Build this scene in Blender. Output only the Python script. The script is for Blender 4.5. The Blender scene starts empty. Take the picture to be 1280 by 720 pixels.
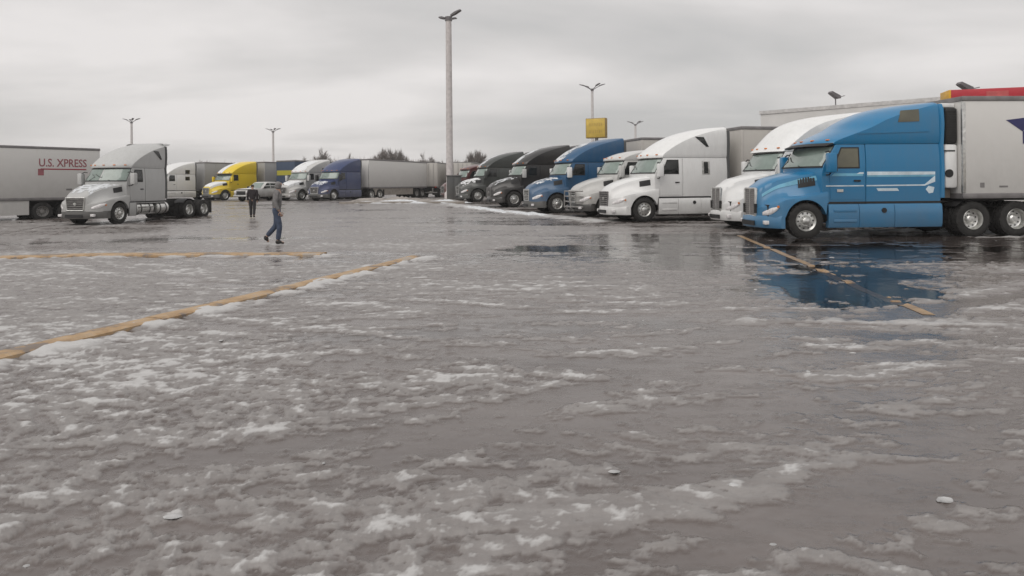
import bpy, bmesh, math, random
import numpy as np
from mathutils import Vector, Matrix

random.seed(7)
R = math.radians
SC = bpy.context.scene
COL = SC.collection

# ------------------------------------------------------------------ camera
cam_d = bpy.data.cameras.new('camera')
cam = bpy.data.objects.new('camera', cam_d)
COL.objects.link(cam)
cam_d.sensor_width = 36.0
cam_d.lens = 23.9
cam_d.shift_y = -0.1
cam_d.clip_start = 0.05
cam_d.clip_end = 6000
cam.location = (0, 0, 1.6)
cam.rotation_euler = (math.pi / 2, 0.0078, 0)
SC.camera = cam

# ------------------------------------------------------------------ world: overcast daylight
SUN_EL, SUN_AZ = R(52), R(215)          # azimuth measured from +Y clockwise: behind the camera, to its left
w = bpy.data.worlds.new('World')
SC.world = w
w.use_nodes = True
nt = w.node_tree
nt.nodes.clear()
def N(t, typ, **kw):
    n = t.nodes.new(typ)
    for k, v in kw.items():
        setattr(n, k, v)
    return n
def L(t, a, b):
    t.links.new(a, b)
def ramp(t, fac, stops, interp='LINEAR'):
    r = N(t, 'ShaderNodeValToRGB')
    r.color_ramp.interpolation = interp
    el = r.color_ramp.elements
    while len(el) > 1:
        el.remove(el[-1])
    el[0].position = stops[0][0]
    el[0].color = (*stops[0][1], 1) if len(stops[0][1]) == 3 else stops[0][1]
    for p, c in stops[1:]:
        e = el.new(p)
        e.color = (*c, 1)
    L(t, fac, r.inputs[0])
    return r.outputs[0]
def mathn(t, op, a, b=None, c=None, clamp=False):
    n = N(t, 'ShaderNodeMath', operation=op, use_clamp=clamp)
    for i, v in enumerate((a, b, c)):
        if v is None:
            continue
        if isinstance(v, (int, float)):
            n.inputs[i].default_value = v
        else:
            L(t, v, n.inputs[i])
    return n.outputs[0]
def mixc(t, fac, a, b, mode='MIX'):
    n = N(t, 'ShaderNodeMix', data_type='RGBA', blend_type=mode)
    for i, v in ((0, fac), (6, a), (7, b)):
        if isinstance(v, (int, float)):
            n.inputs[i].default_value = v
        elif isinstance(v, tuple):
            n.inputs[i].default_value = (*v, 1)
        else:
            L(t, v, n.inputs[i])
    return n.outputs[2]
sky = N(nt, 'ShaderNodeTexSky', sky_type='NISHITA')
sky.sun_disc = False
sky.sun_elevation = SUN_EL
sky.sun_rotation = SUN_AZ
sky.air_density = 1.0
sky.dust_density = 4.0
bg_sky = N(nt, 'ShaderNodeBackground')
bg_sky.inputs[1].default_value = 0.1
L(nt, sky.outputs[0], bg_sky.inputs[0])
tc = N(nt, 'ShaderNodeTexCoord')
sep = N(nt, 'ShaderNodeSeparateXYZ')
L(nt, tc.outputs['Generated'], sep.inputs[0])
zz = mathn(nt, 'ADD', mathn(nt, 'ABSOLUTE', sep.outputs[2]), 0.16)
cmb = N(nt, 'ShaderNodeCombineXYZ')
L(nt, mathn(nt, 'DIVIDE', sep.outputs[0], zz), cmb.inputs[0])
L(nt, mathn(nt, 'DIVIDE', sep.outputs[1], zz), cmb.inputs[1])
cl = N(nt, 'ShaderNodeTexNoise')
cl.inputs['Scale'].default_value = 0.55
cl.inputs['Detail'].default_value = 5
cl.inputs['Roughness'].default_value = 0.5
cl.inputs['Distortion'].default_value = 0.25
mp = N(nt, 'ShaderNodeMapping')
mp.inputs['Location'].default_value = (3.7, 1.2, 0.0)
mp.inputs['Scale'].default_value = (0.8, 1.25, 1)
L(nt, cmb.outputs[0], mp.inputs[0])
L(nt, mp.outputs[0], cl.inputs['Vector'])
cloud = ramp(nt, cl.outputs[0], [(0.34, (0.52, 0.513, 0.506)), (0.48, (0.645, 0.625, 0.612)), (0.60, (0.80, 0.77, 0.755))])
bg_cl = N(nt, 'ShaderNodeBackground')
bg_cl.inputs[1].default_value = 1.0
L(nt, cloud, bg_cl.inputs[0])
mx = N(nt, 'ShaderNodeMixShader')
mx.inputs[0].default_value = 0.94
L(nt, bg_sky.outputs[0], mx.inputs[1])
L(nt, bg_cl.outputs[0], mx.inputs[2])
wo = N(nt, 'ShaderNodeOutputWorld')
L(nt, mx.outputs[0], wo.inputs[0])

# ------------------------------------------------------------------ sun (veiled by the overcast)
sun_d = bpy.data.lights.new('sun', 'SUN')
sun_d.energy = 1.3
sun_d.angle = R(55)
sun_d.color = (1.0, 0.965, 0.92)
sun = bpy.data.objects.new('sun', sun_d)
COL.objects.link(sun)
sdir = Vector((math.sin(SUN_AZ) * math.cos(SUN_EL), math.cos(SUN_AZ) * math.cos(SUN_EL), math.sin(SUN_EL)))
sun.rotation_euler = sdir.to_track_quat('Z', 'Y').to_euler()
sun.location = sdir * 60

SC.view_settings.view_transform = 'Standard'
SC.view_settings.look = 'None'
SC.view_settings.exposure = 0.10
SC.view_settings.gamma = 1.0
SC.render.filter_size = 1.9

# ------------------------------------------------------------------ object helpers
def tag(o, label=None, cat=None, group=None, kind=None):
    for k, v in (('label', label), ('category', cat), ('group', group), ('kind', kind)):
        if v:
            o[k] = v
    return o
def empty(name, loc, rz=0, label=None, cat=None, group=None):
    o = bpy.data.objects.new(name, None)
    o.empty_display_size = 0.3
    COL.objects.link(o)
    o.location = loc
    o.rotation_euler = (0, 0, rz)
    return tag(o, label, cat, group)
class MB:
    """collects polygons and links them as ONE mesh object"""
    def __init__(s):
        s.v, s.f, s.m = [], [], []
    def add(s, vs, fs, mi=0):
        b = len(s.v)
        s.v += [tuple(p) for p in vs]
        s.f += [tuple(i + b for i in q) for q in fs]
        s.m += [mi] * len(fs)
        return s
    def box(s, x0, x1, y0, y1, z0, z1, mi=0, b=0.0):
        if b <= 0:
            vs = [(x, y, z) for x in (x0, x1) for y in (y0, y1) for z in (z0, z1)]
            return s.add(vs, [(0, 1, 3, 2), (4, 6, 7, 5), (0, 4, 5, 1), (2, 3, 7, 6), (0, 2, 6, 4), (1, 5, 7, 3)], mi)
        bm = bmesh.new()
        vs = [bm.verts.new((x, y, z)) for x in (x0, x1) for y in (y0, y1) for z in (z0, z1)]
        for q in [(0, 1, 3, 2), (4, 6, 7, 5), (0, 4, 5, 1), (2, 3, 7, 6), (0, 2, 6, 4), (1, 5, 7, 3)]:
            bm.faces.new([vs[i] for i in q])
        bmesh.ops.bevel(bm, geom=bm.edges[:], offset=b, segments=2, affect='EDGES', profile=0.5)
        bm.verts.index_update()
        s.add([v.co[:] for v in bm.verts], [[v.index for v in f.verts] for f in bm.faces], mi)
        bm.free()
        return s
    def tube(s, pts, rad, n=8, mi=0, caps=True):
        pts = [Vector(p) for p in pts]
        rads = rad if isinstance(rad, (list, tuple)) else [rad] * len(pts)
        vs, fs = [], []
        for i, p in enumerate(pts):
            d = (pts[min(i + 1, len(pts) - 1)] - pts[max(i - 1, 0)]).normalized()
            a = d.orthogonal().normalized() if abs(d.z) > 0.9 else d.cross(Vector((0, 0, 1))).normalized()
            c = d.cross(a)
            for k in range(n):
                t = 2 * math.pi * k / n
                vs.append(p + (a * math.cos(t) + c * math.sin(t)) * rads[i])
        for i in range(len(pts) - 1):
            for k in range(n):
                fs.append((i * n + k, i * n + (k + 1) % n, (i + 1) * n + (k + 1) % n, (i + 1) * n + k))
        if caps:
            fs.append(tuple(range(n - 1, -1, -1)))
            fs.append(tuple(range((len(pts) - 1) * n, len(pts) * n)))
        return s.add(vs, fs, mi)
    def lathe_y(s, prof, c=(0, 0, 0), n=28, mi=0):
        """prof: (radius, y); revolved about the Y axis through c"""
        vs, fs = [], []
        for r, y in prof:
            for k in range(n):
                t = 2 * math.pi * k / n
                vs.append((c[0] + r * math.cos(t), c[1] + y, c[2] + r * math.sin(t)))
        for i in range(len(prof) - 1):
            for k in range(n):
                fs.append((i * n + k, i * n + (k + 1) % n, (i + 1) * n + (k + 1) % n, (i + 1) * n + k))
        return s.add(vs, fs, mi)
    def prism(s, poly, a, b, axis='y', mi=0):
        """poly of 2-D points extruded along an axis from a to b"""
        def P(u, v, t):
            return {'y': (u, t, v), 'x': (t, u, v), 'z': (u, v, t)}[axis]
        n = len(poly)
        vs = [P(u, v, a) for u, v in poly] + [P(u, v, b) for u, v in poly]
        fs = [tuple(range(n - 1, -1, -1)), tuple(range(n, 2 * n))]
        fs += [(i, (i + 1) % n, n + (i + 1) % n, n + i) for i in range(n)]
        return s.add(vs, fs, mi)
    def loft(s, rings, closed=True, cap0=False, cap1=False, mi=0):
        n = len(rings[0])
        vs = [p for r in rings for p in r]
        fs = []
        for i in range(len(rings) - 1):
            for k in range(n if closed else n - 1):
                k2 = (k + 1) % n
                fs.append((i * n + k, i * n + k2, (i + 1) * n + k2, (i + 1) * n + k))
        if cap0:
            fs.append(tuple(range(n)))
        if cap1:
            fs.append(tuple(range((len(rings) - 1) * n, len(rings) * n)))
        return s.add(vs, fs, mi)
    def mesh(s, name, mats, smooth=40):
        me = bpy.data.meshes.new(name)
        me.from_pydata(s.v, [], s.f)
        bm = bmesh.new()
        bm.from_mesh(me)
        for f, m in zip(bm.faces, s.m):
            f.material_index = m
        bmesh.ops.remove_doubles(bm, verts=bm.verts, dist=1e-5)
        bmesh.ops.recalc_face_normals(bm, faces=bm.faces)
        bm.to_mesh(me)
        bm.free()
        for m in (mats if isinstance(mats, (list, tuple)) else [mats]):
            me.materials.append(m)
        if smooth:
            me.polygons.foreach_set('use_smooth', [True] * len(me.polygons))
            me.set_sharp_from_angle(angle=R(smooth))
        return me
    def build(s, name, mats, parent=None, smooth=40):
        return link(name, s.mesh(name, mats, smooth), parent)
def link(name, me, parent=None):
    o = bpy.data.objects.new(name, me)
    COL.objects.link(o)
    if parent is not None:
        o.parent = parent
    return o
def hermite(keys, z):
    """smooth interpolation of rows (z, a, b, ...) at z"""
    if z <= keys[0][0]:
        return np.array(keys[0][1:], float)
    if z >= keys[-1][0]:
        return np.array(keys[-1][1:], float)
    i = max(k for k in range(len(keys) - 1) if keys[k][0] <= z)
    K = [np.array(k, float) for k in keys]
    z0, z1 = K[i][0], K[i + 1][0]
    h = z1 - z0
    def slope(j):
        if j == 0:
            return (K[1] - K[0]) / (K[1][0] - K[0][0])
        if j == len(K) - 1:
            return (K[-1] - K[-2]) / (K[-1][0] - K[-2][0])
        a = (K[j] - K[j - 1]) / (K[j][0] - K[j - 1][0])
        b = (K[j + 1] - K[j]) / (K[j + 1][0] - K[j][0])
        out = np.where(a * b > 0, 2 * a * b / np.where(np.abs(a + b) < 1e-9, 1, a + b), 0)
        return out
    t = (z - z0) / h
    m0, m1 = slope(i), slope(i + 1)
    p = (2 * t**3 - 3 * t**2 + 1) * K[i] + (t**3 - 2 * t**2 + t) * h * m0 + (-2 * t**3 + 3 * t**2) * K[i + 1] + (t**3 - t**2) * h * m1
    return p[1:]

# ------------------------------------------------------------------ noise (numpy)
def _hash(ix, iy, seed):
    h = (ix.astype(np.int64) * 374761393 + iy.astype(np.int64) * 668265263 + seed * 974711) & 0x7fffffff
    h = ((h ^ (h >> 13)) * 1274126177) & 0x7fffffff
    h = h ^ (h >> 16)
    return (h & 0xffff) / 65535.0 * 2 * math.pi
def pnoise(x, y, seed=0):
    x0, y0 = np.floor(x), np.floor(y)
    fx, fy = x - x0, y - y0
    u = fx * fx * fx * (fx * (fx * 6 - 15) + 10)
    v = fy * fy * fy * (fy * (fy * 6 - 15) + 10)
    def g(dx, dy):
        a = _hash(x0 + dx, y0 + dy, seed)
        return np.cos(a) * (fx - dx) + np.sin(a) * (fy - dy)
    a = g(0, 0) * (1 - u) + g(1, 0) * u
    b = g(0, 1) * (1 - u) + g(1, 1) * u
    return (a * (1 - v) + b * v) * 1.5
def fbm(x, y, octv=4, seed=0, gain=0.5):
    s, a = 0, 1
    for o in range(octv):
        s = s + a * pnoise(x * 2**o + 17.3 * o, y * 2**o - 9.1 * o, seed + o)
        a *= gain
    return s
def sstep(a, b, x):
    t = np.clip((x - a) / (b - a), 0, 1)
    return t * t * (3 - 2 * t)

# ------------------------------------------------------------------ materials
def material(name):
    m = bpy.data.materials.new(name)
    m.use_nodes = True
    t = m.node_tree
    return m, t, t.nodes['Principled BSDF']
def obj_noise(t, scale, detail=4, rough=0.55, stretch=None):
    tcn = N(t, 'ShaderNodeTexCoord')
    n = N(t, 'ShaderNodeTexNoise')
    n.inputs['Scale'].default_value = scale
    n.inputs['Detail'].default_value = detail
    n.inputs['Roughness'].default_value = rough
    if stretch:
        mpn = N(t, 'ShaderNodeMapping')
        mpn.inputs['Scale'].default_value = stretch
        L(t, tcn.outputs['Object'], mpn.inputs[0])
        L(t, mpn.outputs[0], n.inputs['Vector'])
    else:
        L(t, tcn.outputs['Object'], n.inputs['Vector'])
    return n.outputs[0], tcn
def plain(name, col, rough=0.6, metal=0.0, var=0.18, scale=3.0, coat=0.0, spec=0.5):
    m, t, b = material(name)
    f, _ = obj_noise(t, scale)
    c2 = tuple(c * (1 - var) for c in col)
    c3 = tuple(min(1, c * (1 + var)) for c in col)
    L(t, ramp(t, f, [(0.3, c2), (0.7, c3)]), b.inputs['Base Color'])
    b.inputs['Roughness'].default_value = rough
    b.inputs['Metallic'].default_value = metal
    b.inputs['Coat Weight'].default_value = coat
    b.inputs['Specular IOR Level'].default_value = spec
    return m
def paint(name, col, dirt=0.5, rough=0.35, coat=0.5, zmax=2.2):
    """vehicle paint with road grime splashed up from the wheels"""
    m, t, b = material(name)
    f, tcn = obj_noise(t, 2.2, 6, 0.65)
    f2, _ = obj_noise(t, 7.0, 5, 0.7, (1, 1, 0.18))
    sp = N(t, 'ShaderNodeSeparateXYZ')
    L(t, tcn.outputs['Object'], sp.inputs[0])
    low = mathn(t, 'MULTIPLY', mathn(t, 'SUBTRACT', zmax, sp.outputs[2]), 1.0 / zmax, clamp=True)
    low = mathn(t, 'POWER', low, 1.3)
    g = mathn(t, 'MULTIPLY', mathn(t, 'ADD', mathn(t, 'MULTIPLY', f, 0.9), mathn(t, 'MULTIPLY', f2, 0.5)), low)
    g = mathn(t, 'MULTIPLY', g, dirt * 1.5, clamp=True)
    film = mathn(t, 'MULTIPLY', mathn(t, 'SUBTRACT', f2, 0.42, clamp=True), dirt * 0.9, clamp=True)
    g = mathn(t, 'MAXIMUM', g, film)
    c = mixc(t, g, col, (0.17, 0.155, 0.14))
    L(t, c, b.inputs['Base Color'])
    r = mathn(t, 'ADD', mathn(t, 'MULTIPLY', g, 0.5), rough, clamp=True)
    L(t, r, b.inputs['Roughness'])
    b.inputs['Coat Weight'].default_value = coat
    b.inputs['Coat Roughness'].default_value = 0.18
    return m
M = {}
M['blue'] = paint('paint_sky_blue', (0.002, 0.175, 0.375), 0.38, 0.32)
M['royal'] = paint('paint_royal_blue', (0.006, 0.078, 0.185), 0.5)
M['navy'] = paint('paint_dull_blue', (0.016, 0.036, 0.125), 0.5, 0.5)
M['white'] = paint('paint_white', (0.80, 0.805, 0.80), 0.42)
M['white_dirty'] = paint('paint_white_dirty', (0.60, 0.60, 0.585), 0.9)
M['silver'] = paint('paint_silver_grey', (0.50, 0.505, 0.50), 0.5, 0.6, 0.1)
M['black'] = paint('paint_black', (0.016, 0.015, 0.015), 0.18)
M['charcoal'] = paint('paint_grey_green', (0.042, 0.048, 0.045), 0.3)
M['slate'] = paint('paint_slate_blue', (0.03, 0.055, 0.105), 0.5, 0.6, 0.0)
M['olive'] = paint('paint_olive_yellow', (0.40, 0.36, 0.03), 0.4, 0.6, 0.0)
M['yellow'] = paint('paint_yellow', (0.80, 0.58, 0.012), 0.4)
M['maroon'] = paint('paint_maroon', (0.09, 0.018, 0.018), 0.5)
M['skirtgrey'] = paint('paint_grey_plastic', (0.075, 0.078, 0.078), 0.35, 0.6, 0.0)
M['trailer'] = paint('trailer_white', (0.66, 0.65, 0.63), 0.35, 0.55, 0.0, 4.5)
M['trailer_grey'] = paint('trailer_grey', (0.36, 0.36, 0.36), 0.5, 0.55, 0.0, 4.5)
M['trailer_beige'] = paint('trailer_beige', (0.50, 0.48, 0.45), 0.55, 0.6, 0.0, 4.5)
M['rail'] = plain('trailer_rail', (0.22, 0.21, 0.21), 0.5, 0.4)
M['skirt_tan'] = plain('skirt_tan', (0.27, 0.24, 0.21), 0.7)
M['alu'] = plain('polished_aluminium', (0.62, 0.62, 0.60), 0.32, 0.85, 0.25, 9)
M['steel'] = plain('dull_steel', (0.30, 0.29, 0.28), 0.5, 0.5, 0.3, 8)
M['rubber'] = plain('rubber', (0.022, 0.021, 0.020), 0.85, 0, 0.4, 6)
M['dark'] = plain('black_plastic', (0.016, 0.016, 0.017), 0.6)
M['chassis'] = plain('chassis_black', (0.020, 0.019, 0.018), 0.75, 0, 0.5, 5)
M['glass_dark'] = plain('tinted_glass', (0.012, 0.014, 0.014), 0.06, 0, 0.1, 2, 0.0, 0.6)
M['glass'] = plain('windscreen_glass', (0.20, 0.25, 0.225), 0.06, 0, 0.25, 1.3, 0.3, 0.8)
M['glass_tan'] = plain('bronze_glass', (0.10, 0.095, 0.06), 0.08, 0, 0.2, 1.5, 0.2, 0.7)
M['lamp'] = plain('headlamp_lens', (0.72, 0.70, 0.70), 0.12, 0, 0.2, 14, 0.8, 0.8)
M['amber'] = plain('amber_lens', (0.75, 0.22, 0.03), 0.2)
M['redlens'] = plain('red_lens', (0.5, 0.03, 0.02), 0.25)
M['snow'] = plain('old_snow', (0.74, 0.75, 0.76), 0.8, 0, 0.12, 12)
M['frost'] = plain('frost', (0.62, 0.64, 0.66), 0.8, 0, 0.2, 9)
M['stripe'] = plain('stripe_white', (0.62, 0.72, 0.78), 0.4)
M['stripe_cyan'] = plain('stripe_pale_blue', (0.16, 0.42, 0.58), 0.4)
M['red_print'] = plain('red_lettering', (0.30, 0.10, 0.115), 0.6, 0, 0.2, 2)
M['red_rule'] = plain('red_rule', (0.32, 0.02, 0.04), 0.6)
M['purple'] = plain('navy_emblem', (0.028, 0.028, 0.12), 0.5, 0, 0.2, 2)
M['concrete'] = plain('pole_concrete', (0.56, 0.525, 0.515), 0.85, 0, 0.15, 4)
M['galv'] = plain('galvanised', (0.60, 0.575, 0.565), 0.6, 0.0, 0.15, 4)
M['fixture'] = plain('lamp_fixture', (0.14, 0.13, 0.135), 0.6)
M['wall'] = plain('store_wall', (0.66, 0.65, 0.635), 0.9, 0, 0.06, 0.8)
M['red_fascia'] = plain('red_fascia', (0.46, 0.02, 0.035), 0.45, 0, 0.12, 0.8)
M['yellow_fascia'] = plain('yellow_fascia', (0.72, 0.40, 0.03), 0.45)
M['sign_yellow'] = plain('sign_yellow', (0.60, 0.42, 0.07), 0.5, 0, 0.15, 1.2)
M['sign_brown'] = plain('sign_brown', (0.30, 0.20, 0.05), 0.6)
M['bark'] = plain('bark', (0.085, 0.070, 0.062), 0.9, 0, 0.3, 3)
M['twig'] = plain('twigs', (0.19, 0.165, 0.152), 0.95, 0, 0.35, 0.7)
M['field'] = plain('winter_field', (0.24, 0.22, 0.19), 0.95, 0, 0.35, 0.05)
M['skin'] = plain('skin', (0.42, 0.26, 0.19), 0.55)
M['hoodie'] = plain('grey_hoodie', (0.17, 0.165, 0.165), 0.95, 0, 0.45, 9)
M['jeans'] = plain('blue_jeans', (0.055, 0.072, 0.115), 0.9, 0, 0.3, 10)
M['hair'] = plain('dark_hair', (0.05, 0.042, 0.038), 0.8)
M['boot'] = plain('dark_boot', (0.02, 0.018, 0.017), 0.7)
M['coat_dark'] = plain('dark_coat', (0.022, 0.018, 0.02), 0.9)
M['trouser_dark'] = plain('dark_trousers', (0.032, 0.03, 0.033), 0.9)
def kerb_material():
    m, t, b = material('worn_yellow_kerb')
    f, tcn = obj_noise(t, 1.6, 7, 0.7)
    f2, _ = obj_noise(t, 9.0, 5, 0.7)
    c = ramp(t, f, [(0.42, (0.20, 0.165, 0.14)), (0.47, (0.37, 0.24, 0.125)), (0.56, (0.45, 0.315, 0.185)), (0.62, (0.36, 0.32, 0.28))])
    c = mixc(t, mathn(t, 'MULTIPLY', mathn(t, 'SUBTRACT', f2, 0.5, clamp=True), 2.4, clamp=True), c, (0.25, 0.22, 0.19))
    L(t, c, b.inputs['Base Color'])
    b.inputs['Roughness'].default_value = 0.7
    return m
M['kerb'] = kerb_material()
def line_material():
    m, t, b = material('worn_yellow_line')
    f, _ = obj_noise(t, 3.0, 7, 0.7)
    c = ramp(t, f, [(0.36, (0.12, 0.10, 0.09)), (0.47, (0.27, 0.17, 0.085)), (0.66, (0.38, 0.25, 0.12))])
    L(t, c, b.inputs['Base Color'])
    b.inputs['Roughness'].default_value = 0.4
    return m
M['line'] = line_material()

# ------------------------------------------------------------------ the lot: icy, slushy asphalt
def ground_z(x, y):
    x, y = np.asarray(x, float), np.asarray(y, float)
    return 0.31 * sstep(25, 58, y) - 0.14 * sstep(-9, -17, x) * (1 - sstep(44, 60, y))
def gz(x, y):
    return float(ground_z(x, y))
KA = ((-5.75, 2.9), (-4.95, 5.95), (-3.6, 10.2), (-2.55, 13.6), (-2.15, 15.1))     # kerb running away from the camera
KB = ((-17.5, 16.0), (-10.0, 16.1), (-4.4, 15.85))                                  # kerb running across
def seg_dist(x, y, pl):
    best, side = np.full(x.shape, 1e9), np.zeros(x.shape)
    for (ax, ay), (bx, by) in zip(pl[:-1], pl[1:]):
        dx, dy = bx - ax, by - ay
        t = np.clip(((x - ax) * dx + (y - ay) * dy) / (dx * dx + dy * dy), 0, 1)
        d = np.hypot(x - ax - t * dx, y - ay - t * dy)
        s = np.sign(dx * (y - ay) - dy * (x - ax))
        upd = d < best
        best = np.where(upd, d, best)
        side = np.where(upd, s, side)
    return best, side
def falloff(d, reach, core):
    r = np.maximum(reach, core + 0.08)
    return 1 - sstep(0, 1, np.clip((d - core) / (r - core), 0, 1))
def build_ground():
    ny, nx = 860, 760
    ys = 1.25 * np.power(135 / 1.25, np.linspace(0, 1, ny))
    ts = np.linspace(-1.22, 1.22, nx)
    X = ys[:, None] * ts[None, :]
    Y = np.repeat(ys[:, None], nx, 1)
    near = 1 - sstep(10, 34, Y)
    # streak frame: tyre sweeps run across the picture, dipping a little to the right
    a = R(-13)
    U = X * math.cos(a) + Y * math.sin(a)
    V = -X * math.sin(a) + Y * math.cos(a)
    wx = fbm(X * 0.9, Y * 0.9, 3, 11) * 0.55
    wy = fbm(X * 0.9 + 5, Y * 0.9, 3, 12) * 0.55
    wx, wy = wx * 0.5, wy * 0.5
    iso = 0.95 * fbm(X * 5.6 + wx * 1.5, Y * 7.0 + wy * 1.5, 5, 21, 0.68) + 0.30 * fbm(X * 1.05 + wx, Y * 1.3 + wy, 2, 24, 0.5)
    arc = np.hypot(X - 6.5, Y + 22.0)
    ang = np.arctan2(X - 6.5, Y + 22.0) * 28
    strk = 0.6 * fbm(U * 0.8 + wx * 0.6, V * 5.2 + wy * 1.0, 5, 31, 0.62) + 0.6 * fbm(ang * 0.45 + wx * 0.4, arc * 5.5 + wy * 0.6, 5, 33, 0.6)
    left = sstep(2.0, -2.5, X) * sstep(9, 5, Y)
    s = iso * (0.45 + 0.35 * left) + strk * (0.62 - 0.3 * left)
    big = fbm(X * 0.16 + 3, Y * 0.22, 3, 41)
    fars = fbm(U * 0.10, V * 0.55, 4, 51)
    # tyre tracks swept through the slush
    for (cx_, cy_, rad_, seed_) in ((9.0, -14.0, 18.9, 1), (9.0, -14.0, 21.0, 2), (-6.0, 30.0, 24.2, 3), (-6.0, 30.0, 26.3, 4), (22.0, -20.0, 31.0, 5), (22.0, -20.0, 33.1, 6), (3.0, -30.0, 36.2, 7), (3.0, -30.0, 38.3, 8), (14.0, 40.0, 36.5, 9), (14.0, 40.0, 34.4, 10)):
        dr = np.hypot(X - cx_, Y - cy_) - rad_ + 0.12 * wx
        cut = np.exp(-(dr / 0.20) ** 2) - 0.7 * np.exp(-((np.abs(dr) - 0.34) / 0.10) ** 2)
        s = s - 0.55 * cut * (0.6 + 0.8 * fbm(X * 0.5, Y * 0.5, 2, 200 + seed_))
    s = s + 0.36 * big + 0.55 * fars * sstep(8, 22, Y)
    # more slush close to the camera and in the left field, less in the wet lane before the right row
    s = s - 0.05 * sstep(6.5, 3.2, Y) + 0.16 * sstep(0, -4, X) * sstep(4.5, 6.5, Y) * sstep(24, 17, Y)
    lane = sstep(1.5, 4, X) * sstep(12.5, 15, Y) * (1 - sstep(21.0, 23.0, Y)) 
    s = s - 0.45 * lane
    # bare wet streak bottom right and bottom left corner
    s = s - 0.5 * np.exp(-(((X - 2.3) / 1.2) ** 2 + ((Y - 3.1) / 0.35) ** 2))
    s = s + 0.35 * np.exp(-(((X - 1.2) / 0.9) ** 2 + ((Y - 3.45) / 0.3) ** 2)) + 0.28 * np.exp(-(((X + 0.2) / 1.2) ** 2 + ((Y - 3.3) / 0.35) ** 2))
    # the long puddle under the yellow line
    pe = ((X - 5.15 - 0.36 * (Y - 10.4)) / 1.25) ** 2 + ((Y - 11.6) / 2.6) ** 2
    pe = pe + 1.55 * fbm(X * 0.8, Y * 0.75, 5, 61, 0.62)
    pud = sstep(1.15, 0.45, pe)
    pe2 = ((X - 8.2) / 3.2) ** 2 + ((Y - 16.6) / 2.3) ** 2 + 1.5 * fbm(X * 0.55 + 9, Y * 0.8, 5, 62, 0.6)
    pud = np.maximum(pud, sstep(0.9, 0.3, pe2) * 0.75)
    pe3 = ((X - 1.2) / 1.6) ** 2 + ((Y - 17.3) / 1.1) ** 2 + 0.9 * fbm(X * 0.8 + 2, Y * 0.9, 3, 63)
    pud = np.maximum(pud, sstep(1.0, 0.6, pe3) * 0.8)
    dl_ = seg_dist(X, Y, ((5.02, 8.2), (7.0, 21.0)))[0]
    s = s - 0.75 * pud - 1.0 * np.exp(-(dl_ / 0.16) ** 2)
    # slush that plough and wheels have pushed up along the kerbs and before the trucks
    da, sa = seg_dist(X, Y, KA)
    rag = fbm(X * 2.0, Y * 2.0, 4, 71)
    bank = falloff(da, 0.55 + 0.55 * rag, 0.10) * np.where(sa < 0, 1.0, 0.4) * sstep(-0.75, 0.1, rag + 0.25)
    db, sb = seg_dist(X, Y, KB)
    bank = np.maximum(bank, falloff(db, 0.8 + 0.7 * rag, 0.1) * np.where(sb < 0, 0.8, 0.5) * sstep(-0.4, 0.2, rag + 0.2))
    d3, _ = seg_dist(X, Y, ((9.5, 22.3), (14, 22.0), (25, 21.0)))
    bank = np.maximum(bank, falloff(d3, 0.55 + 0.5 * rag, 0.1) * 0.95)
    d4, _ = seg_dist(X, Y, ((-4.5, 49.0), (-1.5, 41.0), (2.0, 33.5), (3.6, 29.5)))
    bank = np.maximum(bank, falloff(d4, 1.3 + 1.2 * rag, 0.2) * 0.95)
    d5, _ = seg_dist(X, Y, ((13.5, 19.5), (24, 18.6)))
    bank = np.maximum(bank, falloff(d5, 0.3 + 0.5 * rag, 0.05) * 0.7)
    d6, _ = seg_dist(X, Y, ((2.8, 7.9), (5.2, 7.55), (7.6, 7.7)))
    bank = np.maximum(bank, falloff(d6, 0.10 + 0.5 * rag, 0.02) * 0.6)
    wetz = sstep(0.05, 0.6, fbm(X * 0.13 + 4, Y * 0.30, 4, 131) + 0.55 * lane + 0.25 * sstep(11, 16, Y) - 0.25 * sstep(7, 4, Y) - 0.45 * sstep(-2, -6, X))
    wetz = np.maximum(wetz, sstep(2.1, 0.7, pe))
    wetz = np.maximum(wetz, sstep(1.7, 0.5, pe2) * 0.9)
    s = s - 0.30 * wetz
    mid = sstep(4.2, 6.0, Y) * sstep(26, 15, Y)
    s = s * (1 + 0.35 * mid) + 0.10 * mid * sstep(4.0, 1.0, X) + 0.35 * mid * fbm(U * 0.9, V * 2.2, 3, 151)
    slush = sstep(-0.36, 0.55, s) * (1 - 0.92 * pud)
    slush = np.maximum(slush, bank * 0.95)
    white = np.clip(sstep(0.30, 1.35, s + 0.25 * iso) * 0.8, 0, 1) * (1 - pud)
    white = np.maximum(white, bank * sstep(-0.5, 0.35, rag + 0.25))
    # relief
    fine = fbm(X * 7.0, Y * 7.0, 3, 81, 0.6) * (1 - sstep(5, 14, Y))
    ridged = 1 - np.abs(fbm(X * 3.1 + wx, Y * 3.1 + wy, 3, 91, 0.5)) * 1.6
    lumps = slush * (0.015 + 0.005 * ridged * near + 0.003 * fine) + 0.007 * white + bank * np.clip(0.026 + 0.022 * rag, 0.008, 0.06)
    base = 0.010 * fbm(X * 0.45, Y * 0.45, 3, 101) - 0.045 * pud
    Z = ground_z(X, Y) + base * (1 - sstep(30, 60, Y)) + lumps * (1 - 0.5 * sstep(40, 90, Y)) + 0.002 * fine
    me = bpy.data.meshes.new('parking_lot_ground')
    n = nx * ny
    me.vertices.add(n)
    me.vertices.foreach_set('co', np.stack([X, Y, Z], -1).astype(np.float32).ravel())
    idx = np.arange(n).reshape(ny, nx)
    q = np.stack([idx[:-1, :-1], idx[:-1, 1:], idx[1:, 1:], idx[1:, :-1]], -1).reshape(-1, 4)
    nf = len(q)
    me.loops.add(nf * 4)
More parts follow.
